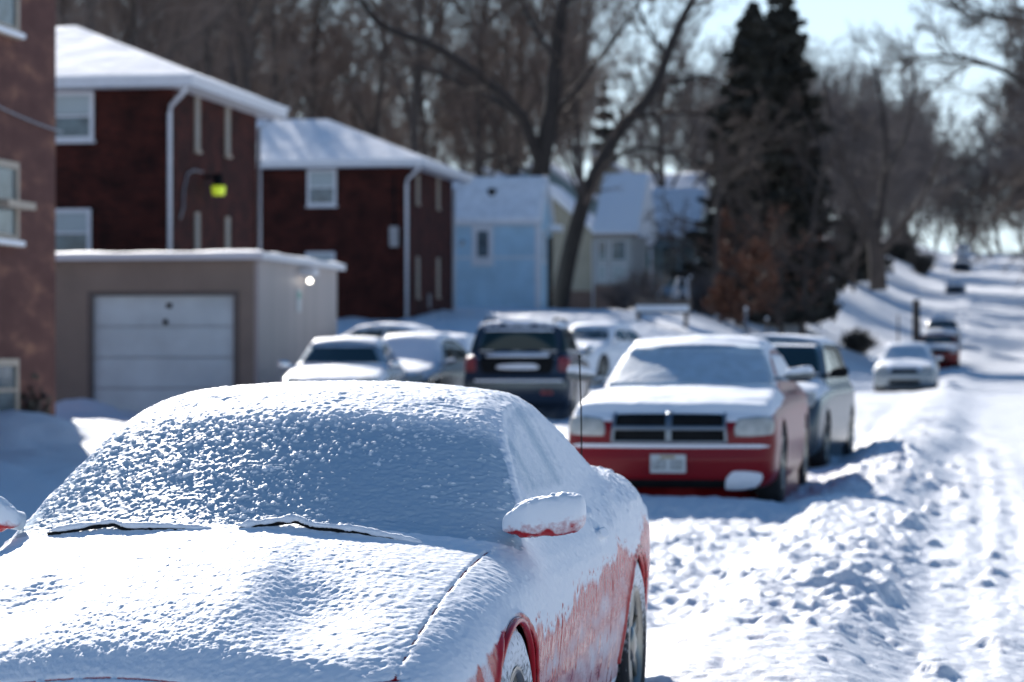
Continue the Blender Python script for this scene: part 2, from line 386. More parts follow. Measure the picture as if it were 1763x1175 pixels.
# ------------------------------------------------------------------ ground: one sheet
def spread(a, b, d0, grow, far):
    out = [a]; d = d0
    while out[-1] < b: out.append(out[-1] + d)
    while out[-1] < far:
        d *= grow; out.append(out[-1] + d)
    return out
xs_r = spread(-1.5, 4.6, 0.021, 1.06, 900.0)
xs_l = [-1.5 - (x + 1.5) for x in spread(-1.5, -1.3, 0.04, 1.018, 900.0)][1:]
XS = np.array(sorted(set(xs_l + xs_r)))
ys = [9.0]; 
while ys[-1] < 1600:
    y = ys[-1]; ys.append(y + (0.024 + max(0, (y - 15)) * 0.0038 if y < 60 else (0.18 + (y - 60) * 0.012)))
yb = [9.0]
d = 0.05
while yb[-1] > -200: d *= 1.16; yb.append(yb[-1] - d)
YS = np.array(sorted(set(yb[1:] + ys)))
def build_ground():
    gx, gy = np.meshgrid(XS, YS, indexing='ij')
    z = ground(gx, gy)
    V = np.stack([gx, gy, z], -1).reshape(-1, 3)
    n, m = gx.shape
    idx = np.arange(n * m).reshape(n, m)
    F = np.stack([idx[:-1, :-1], idx[1:, :-1], idx[1:, 1:], idx[:-1, 1:]], -1).reshape(-1, 4)
    o = obj('ground', new_mesh('ground', V, F), M['ground'])
    tag(o, 'snow covered street and verge, churned along the parked cars, climbing to the far crest', kind='structure')
build_ground()

# ------------------------------------------------------------------ cars: implicit body shells
# car frame: x = sideways (to the image right for a car that faces us), y = rearwards from the front axle, z up from the tyre contact
class Car:
    def __init__(s, S):
        s.S = S
        s.top = table(S['top'], 0.16); s.crown = table(S['crown'], 0.4); s.wz = table(S['wz'], 0.06)
        s.plan = table(S['plan'], 0.3); s.G = table(S['gh'], S.get('gsm', 0.16)); s.wg = table(S['wg'], 0.05)
        s.ff = table(S['front'], 0.05); s.fr = table(S['rear'], 0.05)
        s.bow = table(S['bow'], 0.5)
    def parts(s, x, y, z):
        S = s.S; ax = np.abs(x)
        fs = (ax - s.wz(z) * s.plan(y)) * 0.97
        ft = (z - (s.top(y) - s.crown(y) * x * x)) * 0.93
        f0 = (S['uf'] + S['fbow'] * x * x + s.ff(z) - y) * 0.95
        f1 = (y - (S['ur'] - S['rbow'] * x * x + s.fr(z))) * 0.95
        fb = S['zb'] - z
        body = smax(smax(fs, ft, S['kb']), smax(smax(f0, f1, 0.02), fb, 0.05), S.get('kf', 0.10))
        yy = y - s.bow(y) * x * x
        gt = (z - (s.G(yy) - S['gcr'] * x * x)) * 0.88
        gs = (ax - s.wg(z)) * 0.95
        gh = smax(gt, gs, S['kg'])
        gh = np.maximum(gh, np.maximum(S.get('ga', 0.0) - y, y - (S['ur'] - 0.35)))
        return body, gh, gt, gs
    def f(s, x, y, z):
        b, g, _, _ = s.parts(x, y, z)
        return smin(b, g, s.S.get('kj', 0.03))
    def shoot(s, O, D, t1=6.0, n=20):
        # O inside, D outwards
        lo = np.zeros(O.shape[:-1]); hi = np.full(O.shape[:-1], t1)
        # coarse march so that the first crossing is the one found
        for i in range(n):
            mid = (lo + hi) / 2
            v = s.f(O[..., 0] + D[..., 0] * mid, O[..., 1] + D[..., 1] * mid, O[..., 2] + D[..., 2] * mid)
            lo = np.where(v < 0, mid, lo); hi = np.where(v < 0, hi, mid)
        t = (lo + hi) / 2
        return O + D * t[..., None]
    def normal(s, P):
        e = 0.004; g = []
        for k in range(3):
            d = [0, 0, 0]; d[k] = e
            g.append(s.f(P[..., 0] + d[0], P[..., 1] + d[1], P[..., 2] + d[2]) - s.f(P[..., 0] - d[0], P[..., 1] - d[1], P[..., 2] - d[2]))
        n = np.stack(g, -1); return n / (np.linalg.norm(n, axis=-1, keepdims=True) + 1e-9)
    def shell(s, du, nth, ncap, th=None):
        S = s.S; zo = S.get('zo', 0.4); ua = S['uf'] + 0.5; ub = S['ur'] - 0.5
        if th is None: th = np.linspace(-math.pi, math.pi, nth)
        st = [(ua, -p) for p in np.linspace(R(89.9), R(2), ncap)] + [(u, 0) for u in np.arange(ua, ub, du)] + [(ub, p) for p in np.linspace(R(2), R(89.9), ncap)]
        st = np.array(st)
        O = np.zeros((len(st), len(th), 3)); D = np.zeros_like(O)
        O[..., 1] = st[:, 0][:, None]; O[..., 2] = zo
        c = np.cos(st[:, 1])[:, None]
        D[..., 0] = c * np.sin(th)[None]; D[..., 2] = c * np.cos(th)[None]; D[..., 1] = np.sin(st[:, 1])[:, None]
        return s.shoot(O, D, S.get('tmax', 2.4))
def grid_faces(n, m, off=0):
    idx = np.arange(n * m).reshape(n, m) + off
    return np.stack([idx[:-1, :-1], idx[:-1, 1:], idx[1:, 1:], idx[1:, :-1]], -1).reshape(-1, 4)
def set_attr(me, vals, name='snow'):
    a = me.attributes.new(name, 'FLOAT', 'POINT'); a.data.foreach_set('value', np.asarray(vals, dtype=np.float32).ravel())
def compact(P, F, A=None):
    used = np.unique(F); mp = np.full(len(P), -1); mp[used] = np.arange(len(used))
    return P[used], mp[F], (A[used] if A is not None else None)

def snow_amount(car, P, n):
    S = car.S; th = S.get('snow_t', 0.035)
    a = ss(S.get('s0', 0.50), 0.85, n[..., 2])
    th = th * (0.25 + 0.75 * ss(0.86, 0.97, n[..., 2]))
    for (y0, y1, z0) in S.get('clear', ()):
        a = a * (1 - ss(y0 - 0.03, y0 + 0.03, P[..., 1]) * (1 - ss(y1 - 0.03, y1 + 0.03, P[..., 1])) * (P[..., 2] > z0))
    return a, a * th
def disp_surface(car, P):
    n = car.normal(P); a, d = snow_amount(car, P, n)
    w = 0.18 * fbm2(P[..., 0] * 3, P[..., 1] * 3, 7, 3)
    return P + n * (d * (1 + w))[..., None], n, a
def patch(car, quad, axis, res=(24, 16), off=0.008, skirt=0.02, rnd=0.0, snow=None, side=1):
    """quad: four corners (bottom-left, bottom-right, top-right, top-left) in the plane across 'axis'; laid on the shell"""
    nu, nv = res
    a = np.linspace(0, 1, nu); b = np.linspace(0, 1, nv)
    A, B = np.meshgrid(a, b, indexing='ij')
    if rnd:   # round the corners of the unit square
        X = A * 2 - 1; Y = B * 2 - 1
        k = rnd
        X2 = X * np.sqrt(1 - k * Y * Y / 2); Y2 = Y * np.sqrt(1 - k * X * X / 2)
        A = (X2 + 1) / 2; B = (Y2 + 1) / 2
    q = [np.array(c, float) for c in quad]
    Q = ((1 - A) * (1 - B))[..., None] * q[0] + (A * (1 - B))[..., None] * q[1] + (A * B)[..., None] * q[2] + ((1 - A) * B)[..., None] * q[3]
    O = np.zeros((nu, nv, 3)); D = np.zeros_like(O)
    if axis == 'front':    # (x, z) seen along y
        O[..., 0] = Q[..., 0]; O[..., 2] = Q[..., 1]; O[..., 1] = car.S['inside_y']; D[..., 1] = -1
    elif axis == 'rear':
        O[..., 0] = Q[..., 0]; O[..., 2] = Q[..., 1]; O[..., 1] = car.S['inside_y']; D[..., 1] = 1
    elif axis == 'top':    # (x, y) seen from above
        O[..., 0] = Q[..., 0]; O[..., 1] = Q[..., 1]; O[..., 2] = car.S.get('zo', 0.4); D[..., 2] = 1
    else:                  # (y, z) seen from the side
        O[..., 1] = Q[..., 0]; O[..., 2] = Q[..., 1]; D[..., 0] = side
    P = car.shoot(O, D, 5.0, 22)
    P, n, am = disp_surface(car, P)
    if snow is not None:
        am = np.zeros(P.shape[:2]) + snow if not callable(snow) else snow(P, n, A, B)
    P1 = P + n * off; P0 = P1 - n * skirt
    # top grid and a skirt round its edge
    V = P1.reshape(-1, 3); F = [tuple(f) for f in grid_faces(nu, nv)]
    idx = np.arange(nu * nv).reshape(nu, nv)
    loop = list(idx[:, 0]) + list(idx[-1, 1:]) + list(idx[-2::-1, -1]) + list(idx[0, -2:0:-1])
    low = P0.reshape(-1, 3)[loop]; base = len(V)
    V = np.concatenate([V, low]); L = len(loop)
    F += [(int(loop[i]), int(loop[(i + 1) % L]), base + (i + 1) % L, base + i) for i in range(L)]
    att = np.concatenate([am.reshape(-1), am.reshape(-1)[loop]])
    me = new_mesh('patch', V, F); set_attr(me, att)
    return me

def wheel_parts(parent, S, cy, sx, mats, hi=False, well=True, xout=None):
    r = S['r']; W = (xout if xout is not None else S['W'] - 0.03) * sx
    n = 72 if hi else 28
    t = MB()
    wd = 0.21
    prof = [(0, r * 0.66), (0.012, r * 0.70), (0.018, r * 0.86), (0.006, r * 0.965), (-0.02, r), (-wd + 0.02, r), (-wd, r * 0.93), (-wd, r * 0.5)]
    prof = [(p[0] * sx, p[1]) for p in prof]
    t.lathe_x(prof, W, cy, r, n)
    if hi:   # tread blocks
        for k in range(64):
            a = 2 * math.pi * k / 64
            for xo in (-0.03, -0.085, -0.14):
                c = Vector((W + xo * sx, cy + math.cos(a) * (r + 0.003), r + math.sin(a) * (r + 0.003)))
                e1 = Vector((0.021, 0, 0)); e2 = Vector((0, -math.sin(a), math.cos(a))) * 0.011; e3 = Vector((0, math.cos(a), math.sin(a))) * 0.006
                V = [c + e1 * i + e2 * j + e3 * l for l in (-1, 1) for j in (-1, 1) for i in (-1, 1)]
                t.add(V, [(0, 2, 3, 1), (4, 5, 7, 6), (0, 1, 5, 4), (2, 6, 7, 3), (0, 4, 6, 2), (1, 3, 7, 5)])
    me = new_mesh('tyre', t.v, t.f)
    V = np.array(t.v)
    up = (V[:, 2] - r) / r
    set_attr(me, 0.35 + 0.3 * up if hi else 0.25 + 0.2 * up)
    tyre = obj('tyre', me, mats['tyre'], parent)
    w = MB()
    rr = r * 0.67
    w.lathe_x([(0.010 * sx, rr), (0.014 * sx, rr * 0.93), (-0.02 * sx, rr * 0.90), (-0.09 * sx, rr * 0.86), (-0.10 * sx, 0.0)], W, cy, r, n)
    w.lathe_x([(-0.05 * sx, 0.075), (0.0, 0.065), (0.01 * sx, 0.03), (0.012 * sx, 0.0)], W, cy, r, 20)
    for k in range(5 if not hi else 7):
        a = 2 * math.pi * k / (5 if not hi else 7) + 0.3
        d = Vector((0, math.cos(a), math.sin(a))); p = Vector((0, -math.sin(a), math.cos(a)))
        c0 = Vector((W - 0.012 * sx, cy, r)) + d * 0.05; c1 = Vector((W - 0.004 * sx, cy, r)) + d * rr * 0.92
        V = []
        for c, hw in ((c0, 0.026), (c1, 0.034)):
            for x_ in (-0.018, 0.0):
                for s_ in (-1, 1): V.append(c + p * hw * s_ + Vector((x_ * sx, 0, 0)))
        w.add(V, [(0, 1, 3, 2), (4, 6, 7, 5), (0, 4, 5, 1), (2, 3, 7, 6), (0, 2, 6, 4), (1, 5, 7, 3)])
    w.build('rim', M['rim'], tyre, True)
    return tyre
def cut_arches(P, F, S, cell):
    """open the wheel arches in a shell: pull the rim of each hole on to the circle, drop what lies inside"""
    kill = np.zeros(len(P), bool)
    for cy in (0.0, S['wb']):
        ra = S['ra']; zc = S.get('za', S['r'])
        d = np.hypot(P[:, 1] - cy, P[:, 2] - zc)
        side = np.abs(P[:, 0]) > S['W'] * 0.55
        near = side & (d < ra) & (d > ra - cell)
        k = ra / np.maximum(d[near], 1e-6)
        P[near, 1] = cy + (P[near, 1] - cy) * k; P[near, 2] = zc + (P[near, 2] - zc) * k
        kill |= side & (d <= ra - cell)
    return P, F[~kill[F].any(axis=1)]
def add_wells(parent, S, n=32):
    m = MB()
    for cy in (0.0, S['wb']):
        for sx in (-1, 1):
            x0 = (S['W'] - 0.30) * sx; x1 = (S['W'] - 0.045) * sx; ra = S['ra'] + 0.004; zc = S.get('za', S['r'])
            V = []; F = []
            for k in range(n + 1):
                a = math.pi * 1.15 * k / n - math.pi * 0.075
                for x in (x0, x1): V.append((x, cy + ra * math.cos(a), zc + ra * math.sin(a)))
                V.append((x0, cy, zc))
            for k in range(n):
                F.append((3 * k, 3 * k + 3, 3 * k + 4, 3 * k + 1)); F.append((3 * k, 3 * k + 2, 3 * k + 3))
            m = MB().add(V, F); m.build('wheel_well', M['well'], parent, True)
def mirror(parent, S, sx, mat, y, z, x0, hw=0.11, hz=0.062, hy=0.055, snow_bias=0.0):
    n1, n2 = 28, 20
    th = np.linspace(0, 2 * math.pi, n1); ph = np.linspace(-math.pi / 2, math.pi / 2, n2)
    T, Pp = np.meshgrid(th, ph, indexing='ij')
    sg = lambda v, p: np.sign(v) * np.abs(v) ** p
    # superellipsoid, fuller towards its outer end
    X = sg(np.sin(Pp), 0.75); cy_ = sg(np.cos(Pp), 0.55)
    Y = cy_ * sg(np.cos(T), 0.8); Z = cy_ * sg(np.sin(T), 0.8)
    tp = 0.86 + 0.14 * X
    cx = x0 + hw
    V = np.stack([sx * (cx + X * hw), y + Y * hy * tp, z + Z * hz * tp + 0.01 * X], -1)
    V = V.reshape(-1, 3)
    nz = Z.reshape(-1)
    V[:, 2] += (0.012 + 0.008 * noise2(V[:, 0] * 40, V[:, 1] * 40, 3)) * ss(0.1, 0.8, nz)
    m = new_mesh('mirror', V, grid_faces(n1, n2)); set_attr(m, 0.62 + 0.75 * nz + snow_bias)
    o = obj('mirror', m, mat, parent)
    a = MB(); a.prism([(y - 0.035, z - 0.055), (y + 0.05, z - 0.055), (y + 0.035, z - 0.01), (y - 0.02, z - 0.01)], sx * (x0 - 0.09), sx * (x0 + 0.05), 'x')
    me = new_mesh('mirror_arm', a.v, a.f, False); set_attr(me, np.full(len(a.v), 0.45)); obj('mirror_arm', me, mat, o)
    return o
FONT = {'L': ['10000', '10000', '10000', '10000', '10000', '10000', '11111'], 'E': ['11111', '10000', '10000', '11110', '10000', '10000', '11111'],
        'B': ['11110', '10001', '10001', '11110', '10001', '10001', '11110'], '1': ['00100', '01100', '00100', '00100', '00100', '00100', '01110'],
        '2': ['01110', '10001', '00001', '00110', '01000', '10000', '11111'], '3': ['11110', '00001', '00001', '01110', '00001', '00001', '11110'],
        '7': ['11111', '00001', '00010', '00100', '01000', '01000', '01000']}
def license_plate(parent, x, y, z, w=0.31, h=0.16, text='LE3 122', fy=-1, tilt=0.0):
    p = MB(); p.box(x - w / 2, x + w / 2, min(y, y + fy * 0.008), max(y, y + fy * 0.008), z - h / 2, z + h / 2)
    o = p.build('license_plate', M['plate'], parent)
    yy = y + fy * 0.0105
    t = MB(); px = 0.0062; cw = px * 6.0
    x0 = x - (len(text) * cw) / 2
    for i, ch in enumerate(text):
        for r_, row in enumerate(FONT.get(ch, [])):
            for c_, bit in enumerate(row):
                if bit == '1':
                    a = x0 + i * cw + c_ * px; b = z + 0.030 - r_ * px * 1.7
                    if fy > 0: a = 2 * x - a - px
                    t.box(a, a + px, min(yy, yy + fy * 0.002), max(yy, yy + fy * 0.002), b - px * 1.7, b)
    t.build('plate_number', M['ink'], o)
    g = MB(); g.box(x - w * 0.22, x + w * 0.2, min(yy, yy + fy * 0.002), max(yy, yy + fy * 0.002), z + h * 0.28, z + h * 0.44)
    g.build('plate_band', M['gold'], o)
    return o

def base_spec(**kw):
    """a mid-size four-door; y = 0 at the front axle"""
    S = dict(W=0.90, wb=2.75, r=0.32, ra=0.365, uf=-0.92, ur=3.75, fbow=0.16, rbow=0.16, zb=0.17, kb=0.13, kg=0.07, kf=0.12, gcr=0.10,
             top=[(-1, 0.66), (-0.85, 0.70), (-0.4, 0.80), (0.35, 0.92), (0.9, 0.95), (2.6, 1.00), (3.3, 1.02), (3.75, 0.98)],
             crown=[(-1, 0.12), (4, 0.10)], wz=[(0.1, 0.82), (0.3, 0.88), (0.55, 0.90), (0.75, 0.89), (0.92, 0.84), (1.1, 0.78)],
             plan=[(-1, 0.93), (-0.5, 0.98), (0, 1), (2.9, 1), (3.8, 0.94)],
             gh=[(0.25, 0.80), (0.45, 0.92), (1.15, 1.32), (1.5, 1.40), (2.1, 1.42), (2.6, 1.36), (3.3, 1.02), (3.5, 0.9)],
             wg=[(0.85, 0.82), (1.0, 0.77), (1.35, 0.60), (1.5, 0.52)], bow=[(0.4, 0.35), (1.3, 0.22), (2.2, -0.1), (3.2, -0.35)],
             front=[(0.1, 0.10), (0.3, 0.02), (0.5, 0.0), (0.65, 0.05), (0.8, 0.16)], rear=[(0.1, -0.12), (0.3, -0.02), (0.5, 0.0), (0.8, -0.05), (1.0, -0.12)],
             inside_y=1.4, tmax=2.6, zo=0.45, snow_t=0.04, mirror=(0.62, 0.98, 0.82),
             ws=[(-0.68, 0.99), (0.68, 0.99), (0.50, 1.30), (-0.50, 1.30)], rw=[(0.60, 1.07), (-0.60, 1.07), (-0.46, 1.30), (0.46, 1.30)],
             sw=[[(0.95, 1.0), (1.85, 1.0), (1.78, 1.27), (1.35, 1.27)], [(1.93, 1.0), (2.75, 1.02), (2.55, 1.24), (1.88, 1.27)]],
             hl=[(0.46, 0.60), (0.80, 0.62), (0.80, 0.73), (0.46, 0.71)], gr=[(-0.36, 0.56), (0.36, 0.56), (0.38, 0.68), (-0.38, 0.68)],
             tl=[(0.52, 0.72), (0.82, 0.72), (0.82, 0.88), (0.52, 0.88)], ws_snow=1.0, sw_snow=0.3, rw_snow=0.2, plate_f=None, plate_r=None, low=[(-0.45, 0.24), (0.45, 0.24), (0.45, 0.38), (-0.45, 0.38)])
    S.update(kw); return S
def build_car(name, S, loc, rz, label, cat='car', group=None, paintm='silver', du=0.05, nth=150, ncap=16, side_snow=0.15, sides=(-1, 1), extra=None):
    root = empty(name, loc, rz); tag(root, label, cat, group)
    car = Car(S); P = car.shell(du, nth, ncap); n, m, _ = P.shape
    P, nr, am = disp_surface(car, P)
    V = P.reshape(-1, 3); F = grid_faces(n, m)
    att = am.reshape(-1).copy()
    nx = np.abs(nr.reshape(-1, 3)[:, 0]) * ss(S.get('frost_from', -9) , S.get('frost_from', -9) + 0.3, V[:, 1])
    att = np.maximum(att, (side_snow * (1 + 0.5 * ss(0.0, 0.5, noise2(V[:, 1] * 3, V[:, 2] * 6, 5)))) * (S.get('front_frost', 0.35) + (1 - S.get('front_frost', 0.35)) * ss(0.6, 0.9, nx)))
    V, F = cut_arches(V, F, S, du * 1.3)
    V, F, att = compact(V, F, att)
    me = new_mesh('body', V, F); set_attr(me, att); obj('body', me, M[paintm], root)
    add_wells(root, S, 16)
    mats = {'tyre': M['rubber']}
    for cy in (0.0, S['wb']):
        for sx in (-1, 1): wheel_parts(root, S, cy, sx, mats)
    def top_dim(v0): return lambda P_, n_, A, B: np.clip(v0 + 0.9 * ss(0.86, 1.0, B) + 0.6 * ss(0.12, 0.0, B), 0, 1)
    if S['ws']: obj('windshield', patch(car, S['ws'], 'front', (40, 20), 0.008, snow=(S['ws_snow'] if S['ws_snow'] >= 1 else top_dim(S['ws_snow'])), rnd=0.15), M['film' if S['ws_snow'] >= 1 else 'glass'], root)
    if S['rw']: obj('rear_window', patch(car, S['rw'], 'rear', (30, 16), 0.008, snow=(S['rw_snow'] if S['rw_snow'] >= 1 else top_dim(S['rw_snow'])), rnd=0.15), M['glass'], root)
    for q in S['sw']:
        for sx in sides: obj('side_window', patch(car, q, 'side', (18, 10), 0.006, snow=S['sw_snow'], side=sx), M['glass'], root)
    for sx in (-1, 1):
        q = [(a * sx, b) for a, b in S['hl']]
        if sx < 0: q = [q[1], q[0], q[3], q[2]]
        obj('headlight', patch(car, q, 'front', (14, 10), 0.012, snow=0.0, rnd=0.4), M['lamp'], root)
        q = [(a * sx, b) for a, b in S['tl']]
        if sx < 0: q = [q[1], q[0], q[3], q[2]]
        obj('tail_light', patch(car, q, 'rear', (10, 10), 0.012, snow=0.0, rnd=0.3), M['tail'], root)
        y, z, x0 = S['mirror']
        mirror(root, S, sx, M[S.get('mirror_mat', paintm)], y, z, x0, *S.get('mirror_size', (0.11, 0.062)), snow_bias=S.get('mirror_snow', -0.2))
    obj('grille', patch(car, S['gr'], 'front', (20, 8), 0.012, snow=0.0, rnd=0.2), M['dark'], root)
    if S['low']: obj('air_intake', patch(car, S['low'], 'front', (20, 8), 0.010, snow=0.0, rnd=0.3), M['dark'], root)
    if S['plate_f']:
        z = S['plate_f']; Q = car.shoot(np.array([[0.0, S['inside_y'], z]]), np.array([[0.0, -1.0, 0.0]]), 5.0, 22)[0]
        license_plate(root, 0, Q[1] - 0.018, z, text='LE3 122')
    if S['plate_r']:
        z = S['plate_r']; Q = car.shoot(np.array([[0.0, S['inside_y'], z]]), np.array([[0.0, 1.0, 0.0]]), 5.0, 22)[0]
        p = MB(); p.box(-0.16, 0.16, Q[1] + 0.004, Q[1] + 0.016, z - 0.08, z + 0.08); p.build('license_plate', M['plate'], root)
    if extra: extra(root, car)
    return root, car

# ---- the near red coupe: everything it shows is modelled at a few millimetres
YAW = R(9.65)
NEAR = dict(W=0.92, wb=2.80, r=0.335, ra=0.362, za=0.328, uf=-1.06, ur=3.80, fbow=0.24, rbow=0.22, zb=0.14, kb=0.17, kg=0.085, kf=0.14, kj=0.05, gcr=0.12,
            top=[(-1.1, 0.50), (-1.0, 0.56), (-0.9, 0.625), (-0.75, 0.69), (-0.5, 0.765), (-0.2, 0.835), (0.1, 0.888), (0.35, 0.915), (0.8, 0.93), (1.5, 0.955), (2.2, 0.99), (2.8, 1.03), (3.25, 1.03), (3.6, 0.98), (3.8, 0.90)],
            crown=[(-1.1, 0.16), (0.2, 0.13), (1.0, 0.10), (2.8, 0.06), (3.8, 0.08)],
            wz=[(0.1, 0.80), (0.25, 0.865), (0.42, 0.905), (0.6, 0.92), (0.75, 0.918), (0.88, 0.89), (1.0, 0.84), (1.1, 0.78)],
            plan=[(-1.1, 0.86), (-0.8, 0.93), (-0.5, 0.975), (-0.1, 1.0), (3.0, 1.0), (3.5, 0.95), (3.8, 0.90)],
            gh=[(0.1, 0.78), (0.28, 0.895), (1.05, 1.262), (1.3, 1.325), (1.7, 1.356), (2.1, 1.34), (2.45, 1.25), (3.0, 1.04), (3.3, 0.9)], gsm=0.22,
            wg=[(0.80, 0.86), (0.93, 0.815), (1.25, 0.64), (1.4, 0.56)], bow=[(0.3, 0.30), (1.2, 0.22), (2.2, -0.25), (3.0, -0.4)],
            front=[(0.1, 0.10), (0.3, 0.01), (0.45, 0.0), (0.55, 0.04), (0.65, 0.12)], rear=[(0.1, -0.12), (0.3, -0.02), (0.6, 0.0), (1.0, -0.10)],
            inside_y=1.4, tmax=2.6, zo=0.36, snow_t=0.0)
def build_near():
    S = NEAR; car = Car(S)
    root = empty('parked_car', (-0.880, 7.87, 0.0), -YAW)
    tag(root, 'snow caked red two-door car nearest the camera, wipers and wing mirror coated white', 'car', 'cars parked along the left kerb')
    dth = 0.0041
    th = np.concatenate([np.linspace(-math.pi, -R(128), 12), np.arange(-R(127), R(127), dth), np.linspace(R(128), math.pi, 12)])
    P = car.shell(0.0050, None, 150, th)
    n_, m_, _ = P.shape
    Nn = car.normal(P)
    b, g, gt, gs = car.parts(P[..., 0], P[..., 1], P[..., 2])
    x, y, z = P[..., 0], P[..., 1], P[..., 2]; ax = np.abs(x)
    isg = ss(-0.004, 0.012, b - g)            # 1 on the greenhouse
    up = Nn[..., 2]
    yw = y - car.bow(y) * x * x
    ws = isg * ss(0.0, 0.03, gt - gs + 0.012) * (1 - ss(1.00, 1.16, yw))
    sideg = isg * ss(0.0, 0.03, gs - gt) * ss(0.8, 1.0, y)
    roof = isg * ss(0.98, 1.12, yw) * ss(0.0, 0.03, gt - gs + 0.01)
    hood = (1 - isg) * ss(0.4, 0.75, up) * (1 - ss(0.45, 0.7, y))
    a = np.hypot(yw, 0) * 1.1                 # distance up the glass
    # --- windshield crumbs
    cn = noise2(x * 78, a * 100, 1) + 0.6 * noise2(x * 140 + 3, a * 165, 2)
    dens = 0.42 * noise2(x * 3.4 + 5, a * 4.2, 3) + 0.25 * noise2(x * 9, a * 11, 4) - 0.28 * ss(-0.3, 0.55, x) * ss(0.5, 1.2, 1.35 - yw) - 0.22 * ss(-0.6, 0.2, x) + 0.20 * ss(0.45, 1.0, yw) + 0.03
    crumb = ss(0.25, 1.0, cn + dens) * 0.0042 + ss(0.5, 0.95, noise2(x * 40, a * 52, 9) + 0.3 * cn + dens * 0.8) * 0.0026
    fine = 0.0010 * noise3(x * 160, y * 160, z * 160, 11) + 0.0018 * noise3(x * 60, y * 60, z * 60, 12)
    dsp = ws * (crumb + 0.0008 * noise2(x * 110, a * 150, 16) + 0.0009 * noise2(x * 50, a * 110, 14) + 0.0006 * noise2(x * 14, a * 20, 15))
    # --- roof: denser soft crumbs
    dsp = dsp + roof * (0.0018 * ss(0.2, 0.9, noise2(x * 60, y * 60, 21) + 0.5 * noise2(x * 110, y * 110, 22)) - 0.003 * ss(0.6, 0.8, noise2(x * 30, y * 34, 23)) + 0.002 * noise2(x * 12, y * 9, 24))
    # --- hood: shallow pits, wind ridges, granular lower edge
    pits = ss(0.68, 0.84, noise2(x * 46, y * 58, 31)) * ss(-0.2, 0.3, noise2(x * 5, y * 5, 32))
    ridg = noise2(x * 5 - y * 3.0, y * 26 + x * 7, 33) + 0.5 * noise2(x * 11 - y * 6, y * 55 + x * 14, 34)
    low = 1 - ss(-0.75, -0.15, y)
    crum2 = ss(0.25, 0.9, noise2(x * 80, y * 86, 35) + 0.6 * noise2(x * 140, y * 150, 36) + 0.3 * noise2(x * 5, y * 5, 37))
    dsp = dsp + hood * (-0.0024 * pits * (1 - 0.5 * low) + 0.0007 * ridg * (0.25 + 1.1 * low) + 0.0021 * crum2 * (0.03 + 0.55 * low * low + 0.30 * ss(0.15, 0.5, x) * ss(0.1, -0.4, y)))
    # scooped panels either side of the hood bulge
    for sx in (-1, 1):
        dx = x * sx - 0.40 + 0.12 * (y + 0.3)
        dsp = dsp - (1 - isg) * 0.044 * np.exp(-(dx / 0.15) ** 2 - ((y + 0.42) / 0.26) ** 2) * ss(-0.22, -0.06, dx)
    dsp = dsp + (1 - isg) * 0.010 * ss(0.30, 0.18, ax) * ss(-0.9, -0.5, y) * (1 - ss(0.1, 0.4, y))
    # --- sides
    sd_ = (1 - ss(0.35, 0.7, up))
    dsp = dsp + sd_ * (1 - isg) * (0.0016 * noise3(x * 10, y * 42, z * 16, 41) + 0.0035 * ss(0.3, 0.8, noise2(y * 34, z * 30, 42)) * ss(0.86, 0.98, z + 0.08 * noise2(y * 4, z * 3, 43)))
    dsp = dsp + sideg * (0.0015 * noise2(y * 60, z * 12, 44) + 0.0008 * noise2(y * 120, z * 50, 45))
    # shoulder crumbs on rear quarter
    dsp = dsp + (1 - isg) * ss(1.5, 2.0, y) * ss(0.2, 0.5, up) * 0.0075 * ss(0.1, 0.9, noise2(x * 38 + y * 12, y * 34, 46) + 0.4 * noise2(y * 70, x * 70, 47))
    # pillar ridge
    pil = isg * np.exp(-((gt - gs + 0.004) / 0.014) ** 2) * (y < 1.6)
    dsp = dsp + pil * (0.006 + 0.004 * noise2(y * 60, z * 60, 48))
    base_t = 0.012 * ss(0.15, 0.8, up)
    # --- snow cover (attribute)
    cov = np.ones_like(x)
    edge = 0.685 + 0.035 * y + 0.06 * noise2(y * 2.3, 0 * y + 1.0, 51) + 0.035 * noise2(y * 16, z * 5, 52) + 0.05 * ss(1.4, 2.6, y) * 0 
    lower = 1 - ss(edge - 0.11, edge + 0.05, z)
    vert = sd_ * (1 - isg)
    streak = 0.5 + 0.5 * noise2(y * 55, z * 13, 53); sp = 0.5 + 0.5 * noise2(y * 110, z * 60, 54)
    frost = 0.475 + 0.05 * noise2(y * 3 + z * 5, z * 9 - y * 4, 55) + 0.022 * np.sin((z * 46 + y * 16 + 4 * noise2(y * 2.2, z * 3.0, 56))) - 0.10 * np.exp(-((z - 0.40 - 0.06 * y) / 0.03) ** 2)
    frost = frost - 0.22 * ss(0.5, 0.85, noise2(y * 34, z * 9, 57))
    redband = np.exp(-((z - edge + 0.055) / 0.06) ** 2)
    sidecov = (1 - lower) * 1.0 + lower * np.clip(frost - redband * (0.22 + 0.36 * streak) , 0, 1)
    sidecov = np.where((z > edge - 0.02) & (z < edge + 0.07), np.minimum(sidecov, 0.52 + 0.9 * (z - edge + 0.02) / 0.09 + 0.5 * (sp - 0.5)), sidecov)
    cov = cov * (1 - vert) + vert * sidecov
    # panel gaps: hood edges, hood front, door edges
    hx = 0.715 + 0.03 * (y + 0.6); gap = np.zeros_like(x)
    gapw = 0.0042
    gh_ = np.exp(-((ax - hx) / gapw) ** 2) * (y > -0.88) * (y < 0.42) * (1 - isg) * (up > 0.3)
    gh_ = gh_ * (0.35 + 0.65 * ss(-0.25, 0.25, noise2(y * 28, x * 0 + 2, 61)))
    yf = -0.93 + 0.36 * x * x + 0.03 * np.cos(x * 6)
